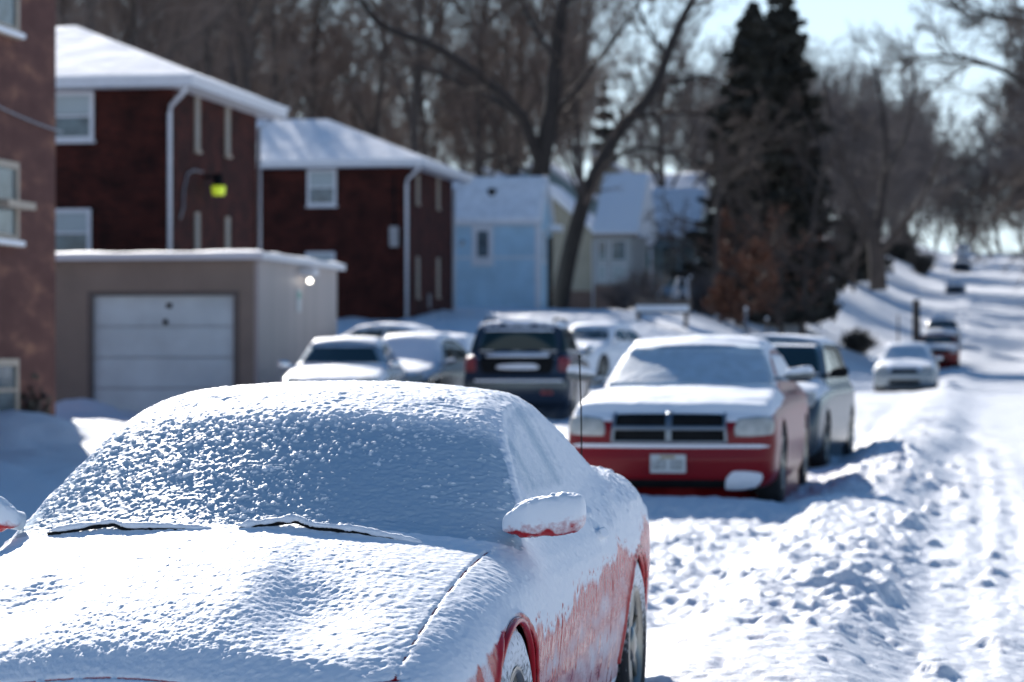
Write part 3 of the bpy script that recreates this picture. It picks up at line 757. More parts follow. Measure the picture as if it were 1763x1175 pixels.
    gf_ = np.exp(-((y - yf) / 0.006) ** 2) * (ax < 0.74) * ss(-0.25, 0.3, noise2(x * 30, y * 0 + 5, 62) + 0.35) * (up > 0.2)
    dsp = dsp - 0.010 * np.clip(gh_, 0, 1) - 0.006 * np.clip(gf_, 0, 1)
    cov = cov - 0.85 * np.clip(gh_, 0, 1) - 0.62 * np.clip(gf_, 0, 1)
    gd = np.exp(-((y - 0.78 - 0.10 * (z - 0.5)) / 0.004) ** 2) + np.exp(-((y - 2.02 + 0.05 * (z - 0.5)) / 0.004) ** 2)
    gd = gd * vert * (z > 0.25) * (z < 0.93)
    dsp = dsp - 0.004 * gd; cov = cov - 0.35 * gd
    # bare rims of the wheel arches
    for cy in (0.0, S['wb']):
        dd = np.hypot(y - cy, z - S['za'])
        lipm = np.exp(-((dd - S['ra'] - 0.014) / 0.014) ** 2) * vert * (z > 0.3)
        cov = cov - 0.75 * lipm
        dsp = dsp + 0.010 * lipm
    ok = (np.abs(x) < 2)
    Pd = P + Nn * (dsp + base_t + fine * (0.3 + 0.7 * np.clip(cov, 0, 1)))[..., None]
    V = Pd.reshape(-1, 3).copy(); F = grid_faces(n_, m_)
    V, F = cut_arches(V, F, S, 0.012)
    # split into the panels of the car
    c = P.reshape(-1, 3)[F].mean(1); bi, gi, gti, gsi = car.parts(c[:, 0], c[:, 1], c[:, 2])
    cx, cy_, cz = c.T; cax = np.abs(cx); cyw = cy_ - car.bow(cy_) * cx * cx
    onG = gi < bi + 0.002
    front = onG & (gti > gsi - 0.012)
    cup = Nn.reshape(-1, 3)[F[:, 0]][:, 2]
    k = np.zeros(len(F), int)   # 0 body
    k[onG] = 2                                                    # roof and pillars
    k[front & (cyw < 1.06) & (cyw > 0.2)] = 1                     # windshield
    k[front & (cyw > 2.35)] = 3                                   # rear window
    sidew = onG & (gsi > gti + 0.02) & (cz > 0.95) & (cy_ > 0.95) & (cy_ < 2.25)
    k[sidew & (cx > 0)] = 4; k[sidew & (cx < 0)] = 5
    k[(~onG) & (cy_ < 0.40) & (cax < 0.715 + 0.03 * (cy_ + 0.6)) & (cup > 0.3) & (cy_ > -0.93 + 0.36 * cax ** 2)] = 6
    dr = (~onG) & (cy_ > 0.78 + 0.1 * (cz - 0.5)) & (cy_ < 2.02 - 0.05 * (cz - 0.5)) & (cz > 0.27) & (cax > 0.6)
    k[dr & (cx > 0)] = 7; k[dr & (cx < 0)] = 8
    k[(~onG) & (cy_ < -0.55 - 0.2 * cax) & (cz < 0.60) & (k != 6)] = 9
    names = {0: ('body', 'near_car'), 1: ('windshield', 'near_glass'), 2: ('roof', 'near_car'), 3: ('rear_window', 'near_glass'), 4: ('side_window', 'near_glass'), 5: ('side_window', 'near_glass'),
             6: ('hood', 'near_car'), 7: ('door', 'near_car'), 8: ('door', 'near_car'), 9: ('front_bumper', 'near_car')}
    cov = cov * (1 - ws) + ws * (0.25 + 0.7 * ss(0.001, 0.004, crumb) + 0.3 * ss(0.85, 1.05, yw) + 0.25 * pil)
    cov = cov * (1 - sideg) + sideg * (0.50 + 0.09 * noise2(y * 14, z * 3.5, 58) + 0.5 * (1 - ss(0.94, 1.02, z)) + 0.4 * ss(1.7, 2.2, y))
    covf = np.clip(cov, 0, 1).reshape(-1)
    parts = {}
    for kk, (nm, mt) in names.items():
        fk = F[k == kk]
        if len(fk) == 0: continue
        v2, f2, a2 = compact(V, fk, covf)
        me = new_mesh(nm, v2, f2); set_attr(me, a2); parts[kk] = obj(nm, me, M[mt], root)
    parts[1]['label'] = 'windshield buried under crusted snow'
    parts[6]['label'] = 'hood under a smooth white snow layer'
    add_wells(root, S, 48)
    for cyw_ in (0.0, S['wb']):
        for sx in (-1, 1): wheel_parts(root, S, cyw_, sx, {'tyre': M['tyre_snowy']}, hi=(sx > 0), xout=0.895)
    # fender lips, bare red
    lip = MB()
    for cyw_ in (0.0, S['wb']):
        for sx in (-1, 1):
            pts = []
            for q in range(41):
                aa = R(-8) + R(196) * q / 40
                yy = cyw_ + (S['ra'] + 0.002) * math.cos(aa); zz = S['za'] + (S['ra'] + 0.002) * math.sin(aa)
                w_ = float(car.wz(np.array([zz]))[0] * car.plan(np.array([yy]))[0])
                pts.append((sx * (w_ - 0.012), yy, zz))
            lip = MB().tube(pts, 0.012, 8)
            me = new_mesh('fender_lip', lip.v, lip.f); set_attr(me, np.full(len(lip.v), 0.1)); obj('fender_lip', me, M['near_car'], root)
    # mirrors (denser, crusted)
    for sx in (-1, 1):
        n1, n2 = 150, 110
        T, Pp = np.meshgrid(np.linspace(0, 2 * math.pi, n1), np.linspace(-math.pi / 2, math.pi / 2, n2), indexing='ij')
        sg = lambda v, p: np.sign(v) * np.abs(v) ** p
        X = sg(np.sin(Pp), 0.72); cc = sg(np.cos(Pp), 0.5); Y = cc * sg(np.cos(T), 0.85); Z = cc * sg(np.sin(T), 0.85)
        tp = 0.90 + 0.10 * X
        tp = tp * (1 - 0.38 * ss(-0.35, -1.0, X)); cx0 = 0.905; hw = 0.130; mz = 0.962; my = 0.50
        vx = cx0 + X * hw; vy = my + Y * 0.062 * tp + 0.03 * (1 - X) * 0.3; vz = mz - 0.004 + Z * 0.063 * tp + 0.016 * X - 0.012 * (X < 0) * X * X
        dn = 0.010 * ss(0.0, 0.7, Z) + 0.0030 * noise3(vx * 60, vy * 60, vz * 60, 71) + 0.0016 * noise3(vx * 130, vy * 130, vz * 130, 75) + 0.004 * ss(0.2, 0.8, noise2(vx * 60, vy * 60, 72)) * ss(0.2, 0.6, Z)
        V = np.stack([sx * vx, vy, vz + dn], -1).reshape(-1, 3)
        me = new_mesh('mirror', V, grid_faces(n1, n2)); cv = (0.25 + 0.25 * ss(-0.95, -0.55, Z + 0.25 * noise2(vx * 40, vz * 50, 73)) + 0.12 * ss(-0.6, 0.0, Z + 0.3 * noise2(vx * 90, vz * 90, 74)) + 0.35 * ss(-0.1, 0.7, Z)).reshape(-1)
        set_attr(me, cv); mo = obj('mirror', me, M['near_car'], root)
        ar = MB(); ar.tube([(sx * 0.80, 0.60, 0.925), (sx * 0.83, 0.56, 0.935), (sx * 0.87, 0.53, 0.945)], [0.030, 0.032, 0.034], 20)
        me = new_mesh('mirror_arm', ar.v, ar.f); set_attr(me, np.full(len(ar.v), 0.9)); obj('mirror_arm', me, M['near_car'], mo)
    # wipers: a black blade, snow heaped along it
    def on_glass(xx, yw_):
        # point on the skin near the cowl: yw is the station along the centre line
        yy = yw_ + float(car.bow(np.array([yw_]))[0]) * xx * xx
        p = car.shoot(np.array([[xx, yy, 0.5]]), np.array([[0.0, 0.0, 1.0]]), 1.2, 22)[0]
        return p
    def wiper(pts):
        dense = []
        for i in range(len(pts) - 1):
            for t in np.linspace(0, 1, 26)[: (26 if i == len(pts) - 2 else 25)]:
                xx = pts[i][0] * (1 - t) + pts[i + 1][0] * t; yy = pts[i][1] * (1 - t) + pts[i + 1][1] * t; hh = pts[i][2] * (1 - t) + pts[i + 1][2] * t
                p = on_glass(xx, yy); dense.append((p[0], p[1] - 0.01, p[2] + hh))
        d = np.array(dense)
        for _ in range(3): d[1:-1] = (d[:-2] + d[1:-1] * 2 + d[2:]) / 4
        w = MB(); w.tube([tuple(p) for p in d], 0.006, 8)
        wo_ = w.build('wiper', M['dark'], root, True)
        nrng = len(d); K = 14; V = []
        for i in range(nrng):
            e = min(1, min(i, nrng - 1 - i) / 4)
            rr = (0.0115 + 0.004 * float(noise2(np.array([i * 0.23]), np.array([d[0, 0] * 9]), 81)[0]) + 0.002 * float(noise2(np.array([i * 0.9]), np.array([3.0]), 82)[0])) * (0.3 + 0.7 * e)
            for q in range(K):
                aa = 2 * math.pi * q / K
                rv = rr * (1 + 0.18 * float(noise2(np.array([i * 0.6]), np.array([q * 0.8]), 83)[0]))
                V.append((d[i, 0], d[i, 1] + 0.004 + rv * 1.15 * math.cos(aa), d[i, 2] + 0.011 + rv * 0.8 * math.sin(aa)))
        F = [(i * K + q, i * K + (q + 1) % K, (i + 1) * K + (q + 1) % K, (i + 1) * K + q) for i in range(nrng - 1) for q in range(K)]
        obj('snow_ridge', new_mesh('snow_ridge', V, F), M['snow'], wo_)
    wiper([(-0.655, 0.33, 0.012), (-0.42, 0.335, 0.020), (-0.38, 0.31, 0.013), (-0.08, 0.285, 0.004)])
    wiper([(0.0, 0.30, 0.006), (0.17, 0.335, 0.022), (0.23, 0.305, 0.014), (0.36, 0.30, 0.012), (0.56, 0.26, 0.0)])
    # antenna on the rear quarter
    p = car.shoot(np.array([[0.70, 2.75, 0.5]]), np.array([[0.0, 0.0, 1.0]]), 1.2, 22)[0]
    an = MB(); an.tube([(p[0], p[1], p[2] - 0.01), (p[0], p[1], p[2] + 0.03)], [0.014, 0.006], 10)
    an.tube([(p[0], p[1], p[2] + 0.025), (p[0] - 0.004, p[1] + 0.01, p[2] + 0.25), (p[0] - 0.012, p[1] + 0.02, p[2] + 0.44)], 0.0030, 6)
    an.tube([(p[0] - 0.0118, p[1] + 0.02, p[2] + 0.43), (p[0] - 0.012, p[1] + 0.02, p[2] + 0.442)], 0.005, 8)
    an.build('antenna', M['dark'], root, True)
    # fuel door / side marker behind the door handle
    h = patch(car, [(1.78, 0.80), (1.93, 0.80), (1.93, 0.835), (1.78, 0.835)], 'side', (10, 6), 0.022, snow=0.75, side=1, rnd=0.5); obj('door_handle', h, M['near_car'], parts[7])
    # headlights and bumper under crusted snow
    for sx in (-1, 1):
        q = [(0.33 * sx, 0.50), (0.80 * sx, 0.51), (0.78 * sx, 0.60), (0.36 * sx, 0.585)]
        if sx < 0: q = [q[1], q[0], q[3], q[2]]
        obj('headlight', patch(car, q, 'front', (40, 14), 0.012, snow=0.9, rnd=0.4), M['near_glass'], root)
        q = [(0.48 * sx, 0.62), (0.86 * sx, 0.62), (0.86 * sx, 0.76), (0.48 * sx, 0.76)]
        if sx < 0: q = [q[1], q[0], q[3], q[2]]
        obj('tail_light', patch(car, q, 'rear', (14, 10), 0.012, snow=0.2, rnd=0.3), M['tail'], root)
build_near()

# ------------------------------------------------------------------ the other cars
def place(px, D):
    """world x of a photo column at depth D"""
    return (px - 881) / FPX * D
def at(px, D, dz=0.0):
    x = place(px, D); return (x, D, gz(x, D) + dz)

def charger():
    S = base_spec(W=0.945, wb=3.05, r=0.36, ra=0.40, uf=-1.0, ur=4.08, fbow=0.17, kb=0.12, kg=0.09,
        top=[(-1.02, 0.755), (-0.9, 0.80), (-0.72, 0.87), (-0.4, 0.925), (0.35, 1.00), (0.9, 1.04), (2.8, 1.06), (3.6, 1.10), (4.1, 1.05)],
        crown=[(-1, 0.05), (4, 0.07)], wz=[(0.1, 0.86), (0.3, 0.925), (0.55, 0.945), (0.85, 0.93), (1.0, 0.88), (1.15, 0.82)],
        plan=[(-1, 0.955), (-0.6, 0.99), (0, 1), (3.2, 1), (4.1, 0.95)],
        gh=[(0.25, 0.85), (0.42, 1.02), (1.1, 1.38), (1.5, 1.465), (2.2, 1.48), (2.9, 1.40), (3.6, 1.12), (3.8, 1.0)],
        wg=[(0.85, 0.88), (1.05, 0.83), (1.40, 0.68), (1.5, 0.62)],
        front=[(0.1, 0.14), (0.25, 0.03), (0.42, 0.0), (0.52, 0.02), (0.74, 0.03), (0.85, 0.10)],
        ws=[(-0.80, 1.045), (0.80, 1.045), (0.64, 1.375), (-0.64, 1.375)], rw=[(0.66, 1.16), (-0.66, 1.16), (-0.54, 1.38), (0.54, 1.38)],
        sw=[[(1.0, 1.09), (2.0, 1.09), (1.95, 1.34), (1.45, 1.34)], [(2.08, 1.09), (3.0, 1.12), (2.8, 1.32), (2.03, 1.34)]],
        hl=[(0.56, 0.615), (0.905, 0.63), (0.895, 0.79), (0.58, 0.765)], gr=[(-0.50, 0.57), (0.50, 0.57), (0.48, 0.80), (-0.48, 0.80)],
        low=[(-0.58, 0.165), (0.58, 0.165), (0.66, 0.245), (-0.66, 0.245)],
        tl=[(0.55, 0.82), (0.88, 0.82), (0.88, 0.98), (0.55, 0.98)], mirror=(0.72, 1.15, 0.88), sw_snow=0.6, ws_snow=1.0, plate_f=0.385, mirror_mat='grey', mirror_snow=-0.3, snow_t=0.05, frost_from=0.3, front_frost=0.0, mirror_size=(0.14, 0.075))
    def extra(root, car):
        # bright surround and cross bars over the dark grille
        g = [c for c in root.children if c.name.startswith('grille')][0]
        def bar(q, nm='chrome_bar', res=(24, 4)): obj(nm, patch(car, q, 'front', res, 0.030, 0.03, snow=0.0), M['chrome'], g)
        bar([(-0.027, 0.575), (0.027, 0.575), (0.027, 0.805), (-0.027, 0.805)], res=(4, 14))
        bar([(-0.50, 0.672), (0.50, 0.672), (0.50, 0.706), (-0.50, 0.706)])
        bar([(-0.50, 0.560), (0.50, 0.560), (0.51, 0.582), (-0.51, 0.582)])
        bar([(-0.51, 0.565), (-0.485, 0.565), (-0.465, 0.79), (-0.49, 0.80)], res=(4, 14)); bar([(0.485, 0.565), (0.51, 0.565), (0.49, 0.80), (0.465, 0.79)], res=(4, 14))
        # snow lying on the bumper ledge and packed into the fog lamp
        obj('snow_ledge', patch(car, [(-0.86, 0.520), (0.86, 0.520), (0.86, 0.552), (-0.86, 0.552)], 'front', (50, 6), 0.028, 0.04, snow=1.0, rnd=0.3), M['snow'], root)
        obj('packed_snow', patch(car, [(0.46, 0.18), (0.76, 0.20), (0.82, 0.31), (0.54, 0.33)], 'front', (24, 14), 0.045, 0.06, snow=1.0, rnd=0.55), M['snow'], root)
        pb = MB(); 
        for sx in (-1, 1):
            hl = [c for c in root.children if c.name.startswith('headlight')]
        for xx in (0.66, 0.80, -0.66, -0.80):
            pass
    x, y, _ = at(1172, 24.45)
    r, car = build_car('parked_car', S, (x, y, 0.15), -R(10), 'red four-door sedan with a crosshair grille and snowed-over windshield', 'car', 'cars parked along the left kerb', 'red_car', 0.028, 280, 36, side_snow=0.22, extra=extra)
    return r
charger()
def seat(px, D): x, y, z = at(px, D); return (x, y, z)
# silver wagon tucked behind the red sedan
S2 = base_spec(W=0.93, r=0.34, top=[(-1, 0.80), (-0.8, 0.88), (-0.3, 0.98), (0.4, 1.04), (0.9, 1.06), (3.3, 1.08), (3.75, 1.05)], ur=3.7,
    gh=[(0.1, 0.9), (0.3, 1.05), (1.0, 1.46), (1.4, 1.54), (2.4, 1.56), (3.2, 1.52), (3.55, 1.1), (3.65, 1.0)], wg=[(0.9, 0.86), (1.05, 0.83), (1.5, 0.70), (1.6, 0.66)],
    wz=[(0.1, 0.86), (0.3, 0.91), (0.6, 0.93), (0.9, 0.92), (1.05, 0.88), (1.2, 0.82)],
    ws=[(-0.78, 1.10), (0.78, 1.10), (0.66, 1.46), (-0.66, 1.46)], rw=[(0.6, 1.15), (-0.6, 1.15), (-0.55, 1.45), (0.55, 1.45)],
    sw=[[(0.8, 1.10), (1.7, 1.10), (1.68, 1.44), (1.25, 1.44)], [(1.78, 1.10), (2.6, 1.10), (2.55, 1.44), (1.76, 1.44)], [(2.68, 1.10), (3.3, 1.12), (3.1, 1.42), (2.64, 1.44)]],
    hl=[(0.48, 0.70), (0.84, 0.74), (0.84, 0.88), (0.48, 0.84)], gr=[(-0.38, 0.66), (0.38, 0.66), (0.40, 0.82), (-0.40, 0.82)], ws_snow=0.1, sw_snow=0.1, mirror=(0.6, 1.12, 0.88), mirror_mat='dark', mirror_snow=-0.6,
    clear=[(0.25, 1.35, 1.05)])
xw, yw_ = st2w(31.6, -2.74)
build_car('parked_car', S2, (xw, yw_, gz(xw, yw_) - 0.05), -R(13), 'grey wagon with dark clear windshield, half hidden behind the red sedan', 'car', 'cars parked along the left kerb', 'grey', 0.05, 150, 16, side_snow=0.12)
# white-silver sedan further up the kerb
S3 = base_spec(hl=[(0.46, 0.58), (0.80, 0.60), (0.80, 0.72), (0.46, 0.69)], ws_snow=1.0, sw_snow=0.5, mirror_mat='bright', snow_t=0.05)
x, y, z = seat(1558, 77)
build_car('parked_car', S3, (x, y, z - 0.02), -R(10), 'silver sedan up the kerb with a dark lower grille and snow on its hood', 'car', 'cars parked along the left kerb', 'silver', 0.06, 120, 12, side_snow=0.3)
SUV = base_spec(W=0.95, wb=2.85, r=0.38, ra=0.43, uf=-0.90, ur=3.75, zb=0.30, kb=0.10,
    top=[(-1, 0.98), (-0.8, 1.04), (-0.3, 1.10), (0.4, 1.14), (3.4, 1.16), (3.75, 1.14)], crown=[(-1, 0.05), (4, 0.04)],
    wz=[(0.2, 0.88), (0.4, 0.93), (0.7, 0.95), (1.0, 0.94), (1.2, 0.88)], plan=[(-1, 0.94), (-0.5, 1), (3.3, 1), (3.8, 0.97)],
    gh=[(0.2, 1.0), (0.4, 1.16), (0.95, 1.58), (1.3, 1.70), (2.4, 1.72), (3.30, 1.69), (3.62, 1.16), (3.72, 1.0)], gsm=0.10, wg=[(1.0, 0.90), (1.16, 0.865), (1.6, 0.74), (1.75, 0.68)],
    front=[(0.2, 0.08), (0.5, 0.0), (0.9, 0.03), (1.0, 0.10)], rear=[(0.2, -0.08), (0.5, 0.0), (0.75, 0.0), (0.8, -0.04), (1.15, -0.10)],
    ws=[(-0.72, 1.21), (0.72, 1.21), (0.60, 1.56), (-0.60, 1.56)], rw=[(0.70, 1.19), (-0.70, 1.19), (-0.60, 1.60), (0.60, 1.60)],
    sw=[[(0.85, 1.2), (1.75, 1.2), (1.72, 1.58), (1.28, 1.58)], [(1.85, 1.2), (2.62, 1.2), (2.58, 1.58), (1.82, 1.58)], [(2.72, 1.2), (3.36, 1.22), (3.15, 1.56), (2.68, 1.58)]],
    hl=[(0.55, 0.78), (0.86, 0.80), (0.86, 0.94), (0.55, 0.92)], gr=[(-0.42, 0.76), (0.42, 0.76), (0.42, 0.94), (-0.42, 0.94)], low=[(-0.5, 0.4), (0.5, 0.4), (0.5, 0.55), (-0.5, 0.55)],
    tl=[(0.70, 0.86), (0.91, 0.86), (0.90, 1.12), (0.72, 1.12)], mirror=(0.62, 1.26, 0.90), zo=0.6, inside_y=1.6, ws_snow=0.2, sw_snow=0.1, rw_snow=0.15, snow_t=0.05, mirror_mat='bright', clear=[(0.4, 1.2, 1.2)])
xw, yw_ = st2w(119, -2.1)
build_car('parked_car', SUV, (xw, yw_, gz(xw, yw_) - 0.06), -R(10), 'maroon SUV just beyond the silver sedan on the kerb', 'car', 'cars parked along the left kerb', 'maroon', 0.08, 90, 10, side_snow=0.25)
xw, yw_ = st2w(142, -2.3)
S5 = dict(SUV); 
build_car('parked_car', S5, (xw, yw_, gz(xw, yw_) - 0.06), -R(10), 'dark blue SUV parked directly behind the maroon one', 'car', 'cars parked along the left kerb', 'navy', 0.08, 90, 10, side_snow=0.1)
xw, yw_ = st2w(235, -2.6)
build_car('parked_car', base_spec(), (xw, yw_, gz(xw, yw_)), -R(10), 'small car whitened by snow, alone on the hill below the last dark one', 'car', 'cars parked along the left kerb', 'navy', 0.10, 70, 8, side_snow=0.75)
xw, yw_ = st2w(282, -2.5)
build_car('parked_car', SUV, (xw, yw_, gz(xw, yw_)), -R(10), 'dark SUV highest up the hill on the left kerb', 'car', 'cars parked along the left kerb', 'navy', 0.10, 70, 8, side_snow=0.1)
xw, yw_ = st2w(338, 5.6)
build_car('parked_car', base_spec(), (xw, yw_, gz(xw, yw_)), -R(12), 'distant car glinting at the right edge of the street crest', 'car', None, 'silver', 0.10, 70, 8, side_snow=0.3)
xw, yw_ = st2w(352, -3.0)
build_car('parked_car', SUV, (xw, yw_, gz(xw, yw_)), -R(10), 'pale van on the crest of the street', 'van', None, 'white', 0.10, 70, 8, side_snow=0.5)

# --- the lot on the left
def suv_extra(root, car):
    # tailgate trim, snow stuck to the bumper and the gate
    tg = obj('tailgate_panel', patch(car, [(0.60, 0.82), (-0.60, 0.82), (-0.66, 1.12), (0.66, 1.12)], 'rear', (30, 16), 0.012, snow=0.05, rnd=0.2), M['dark'], root)
    obj('rear_bumper', patch(car, [(0.86, 0.56), (-0.86, 0.56), (-0.86, 0.70), (0.86, 0.70)], 'rear', (40, 8), 0.05, 0.06, snow=0.18), M['grey'], root)
    obj('snow_patch', patch(car, [(0.38, 0.90), (-0.42, 0.89), (-0.34, 1.00), (0.32, 0.98)], 'rear', (24, 8), 0.03, 0.03, snow=1.0, rnd=0.7), M['snow'], tg)
    obj('snow_patch', patch(car, [(0.62, 1.10), (-0.58, 1.10), (-0.52, 1.155), (0.30, 1.17)], 'rear', (24, 6), 0.035, 0.03, snow=1.0, rnd=0.4), M['snow'], tg)
    obj('snow_ledge', patch(car, [(0.70, 0.69), (-0.78, 0.69), (-0.78, 0.725), (0.70, 0.725)], 'rear', (40, 4), 0.075, 0.06, snow=1.0), M['snow'], root)
    obj('rear_reflector', patch(car, [(-0.42, 0.47), (-0.62, 0.47), (-0.62, 0.54), (-0.42, 0.54)], 'rear', (8, 5), 0.02, snow=0.0), M['tail'], root)
    rr = MB()
    for sx in (-1, 1): rr.tube([(sx * 0.62, 1.1, 1.735), (sx * 0.62, 1.25, 1.785), (sx * 0.60, 3.0, 1.78), (sx * 0.60, 3.15, 1.72)], 0.018, 8)
    for sx in (-1, 1):
        q = MB(); q.tube([(sx * 0.62, 1.1, 1.735), (sx * 0.62, 1.25, 1.785), (sx * 0.60, 3.0, 1.78), (sx * 0.60, 3.15, 1.72)], 0.018, 8); q.build('roof_rail', M['dark'], root, True)
SE = dict(SUV); SE.update(clear=[(3.3, 4.0, 1.1)], rw_snow=0.25, sw_snow=0.12, side_snow=0.1)
x, y = place(888, 46.0), 46.0
# faces away: its tail is towards us
yaw = R(180) - R(6)
ox, oy = x + math.sin(R(6)) * 3.75, y + math.cos(R(6)) * 3.75
build_car('parked_suv', SE, (ox, oy, gz(x, y) - 0.02), yaw, 'dark SUV seen from behind with snow stuck to its tailgate', 'suv', 'cars in the side lot', 'navy', 0.045, 160, 20, side_snow=0.02, extra=suv_extra)
SL = base_spec(W=0.89, ws_snow=0.12, sw_snow=0.2, clear=[(0.45, 1.25, 1.0)], snow_t=0.05, mirror_mat='bright')
x, y, z = seat(575, 44.6)
build_car('parked_car', SL, (x, y, z), -R(4), 'pale silver sedan facing us beside the garage, its windshield wiped clear', 'car', 'cars in the side lot', 'silver', 0.05, 150, 18, side_snow=0.3)
x, y, z = seat(672, 48.6)
build_car('parked_car', base_spec(ws_snow=0.8, sw_snow=0.15, snow_t=0.06, top=[(a, b + 0.04) for a, b in base_spec()['top']], gh=[(a, b + 0.06) for a, b in base_spec()['gh']]), (x, y, z), -R(14), 'dark grey car with a thick white roof, right behind the pale silver sedan', 'car', 'cars in the side lot', 'grey', 0.06, 130, 14, side_snow=0.15)
x, y = place(752, 52.0), 52.0
ox, oy = x - math.sin(R(14)) * -0.0 , y + 3.7
build_car('parked_car', base_spec(rw_snow=1.0, tl=[(0.50, 0.74), (0.84, 0.74), (0.84, 0.84), (0.50, 0.84)], sw_snow=0.6), (x + 0.5, oy, gz(x, oy) + 0.02), R(180) - R(12), 'white car with a red tail light, showing between the grey car and the dark SUV', 'car', 'cars in the side lot', 'white', 0.06, 130, 14, side_snow=0.6)
x, y, z = seat(822, 57.0)
build_car('parked_car', base_spec(ws_snow=0.3, sw_snow=0.1, snow_t=0.03), (x, y, z + 0.25), R(72), 'silver hatchback standing sideways behind the dark SUV', 'car', 'cars in the side lot', 'silver', 0.06, 130, 14, side_snow=0.45)
x, y, z = seat(982, 66.0)
build_car('parked_car', base_spec(ws_snow=0.4, sw_snow=0.2, snow_t=0.07), (x, y, z), -R(25), 'snow heaped car glimpsed between the dark SUV and the red sedan', 'car', 'cars in the side lot', 'white', 0.06, 110, 12, side_snow=0.5)
x, y, z = seat(1243, 134.0)
build_car('parked_car', base_spec(ws_snow=0.1, sw_snow=0.2, snow_t=0.07), (x, y, z), -R(20), 'snow topped car by the dark spruce on the far lawn', 'car', None, 'silver', 0.09, 80, 10, side_snow=0.4)

# ------------------------------------------------------------------ buildings
# building frame: origin at the front corner nearest the street, x to the right, y back, z from the ground
def building(name, px, D, label, cat='house', group=None, yaw=10.0, zoff=0.0, xw=None):
    x = place(px, D) if xw is None else xw
    z = gz(x, D)
    e = empty(name, (x, D, z + zoff), -R(yaw)); tag(e, label, cat, group); e['_z'] = z + zoff
    return e, z + zoff
def zpx(y, D): return CAM_H + (620 - y) / FPX * D
def wall(parent, w, d, h, mat, name='wall', z0=-1.0, x1=0.0, y0=0.0):
    return MB().box(x1 - w, x1, y0, y0 + d, z0, h).build(name, mat, parent)
def window(parent, x0, x1, z0, z1, y=0.0, frame='white_trim', glass='house_glass', mull=True, t=0.07, blind=0.0, on='front', sill=True):
    """a framed window on the front wall (plane y) or on the street-side wall (on='side': x0,x1 run along y, y is the plane x)"""
    f = MB(); p = MB(); s_ = MB(); b_ = MB()
    def bx(m, a0, a1, d0, d1, c0, c1):
        if on == 'front': m.box(a0, a1, y - d1, y - d0, c0, c1)
        else: m.box(y + d0, y + d1, a0, a1, c0, c1)
    bx(f, x0, x0 + t, 0.001, 0.05, z0, z1); bx(f, x1 - t, x1, 0.001, 0.05, z0, z1)
    bx(f, x0 + t, x1 - t, 0.001, 0.05, z1 - t, z1); bx(f, x0 + t, x1 - t, 0.001, 0.05, z0, z0 + t)
    if mull: bx(f, x0 + t, x1 - t, 0.001, 0.042, (z0 + z1) / 2 - 0.025, (z0 + z1) / 2 + 0.025)
    fo = f.build('window', M[frame], parent)
    bx(p, x0 + t, x1 - t, 0.001, 0.014, z0 + t, z1 - t); po = p.build('pane', M[glass], fo)
    if blind:
        bx(b_, x0 + t, x1 - t, 0.015, 0.019, z1 - t - (z1 - z0 - 2 * t) * blind, z1 - t); b_.build('blind', M['blind'], fo)
    if sill: bx(s_, x0 - 0.04, x1 + 0.04, 0.001, 0.09, z0 - 0.06, z0 - 0.001); s_.build('sill', M[frame], fo)
    return fo
def hip_roof(parent, w, d, h, k, ov, mat='roof_snow', fascia=0.20):
    x0, x1, y0, y1 = -w - ov, ov, -ov, d + ov
    W_, D_ = x1 - x0, y1 - y0
    half = min(W_, D_) / 2
    b = h + fascia; t = b + k * half
    if W_ >= D_: r0, r1 = (x0 + half, (y0 + y1) / 2, t), (x1 - half, (y0 + y1) / 2, t)
    else: r0, r1 = ((x0 + x1) / 2, y0 + half, t), ((x0 + x1) / 2, y1 - half, t)
    f = MB().box(x0, x1, y0, y1, h, b); ro = f.build('roof', M['white_trim'], parent)
    n = 40
    # snow blanket: subdivided slopes with soft unevenness
    def slope(a, b_, c, d_):
        a, b_, c, d_ = [np.array(p, float) for p in (a, b_, c, d_)]
        U, V_ = np.meshgrid(np.linspace(0, 1, n), np.linspace(0, 1, n), indexing='ij')
        P = ((1 - U) * (1 - V_))[..., None] * a + (U * (1 - V_))[..., None] * b_ + (U * V_)[..., None] * c + ((1 - U) * V_)[..., None] * d_
        P[..., 2] += 0.055 + 0.012 * noise2(P[..., 0] * 1.5, P[..., 1] * 1.5, 3) + 0.006 * noise2(P[..., 0] * 6, P[..., 1] * 6, 4) + 0.002 * np.sin(P[..., 2] * 60)
        return P.reshape(-1, 3)
    e = 0.05
    c00, c10, c11, c01 = (x0 - e, y0 - e, b - 0.02), (x1 + e, y0 - e, b - 0.02), (x1 + e, y1 + e, b - 0.02), (x0 - e, y1 + e, b - 0.02)
    V = []; F = []
    if W_ >= D_: quads = [(c00, c10, r1, r0), (c10, c11, r1, r1), (c11, c01, r0, r1), (c01, c00, r0, r0)]
    else: quads = [(c00, c10, r0, r0), (c10, c11, r1, r0), (c11, c01, r1, r1), (c01, c00, r0, r1)]
    allV = []; allF = []; off = 0
    for q in quads:
        P = slope(*q); allV.append(P); allF.append(grid_faces(n, n, off)); off += len(P)
    sk = MB().box(x0 - e, x1 + e, y0 - e, y1 + e, b + 0.001, b + 0.05)
    allV = np.concatenate(allV); allF = np.concatenate(allF)
    me = new_mesh('snow_cover', allV, allF[:, ::-1]); obj('snow_cover', me, M[mat], ro)
    sk.build('snow_edge', M['snow'], ro)
    g = MB(); g.box(x0, x1, y0 - 0.13, y0 - 0.055, h + 0.03, h + 0.13); g.box(x1 + 0.055, x1 + 0.13, y0, y1, h + 0.03, h + 0.13)
    return ro
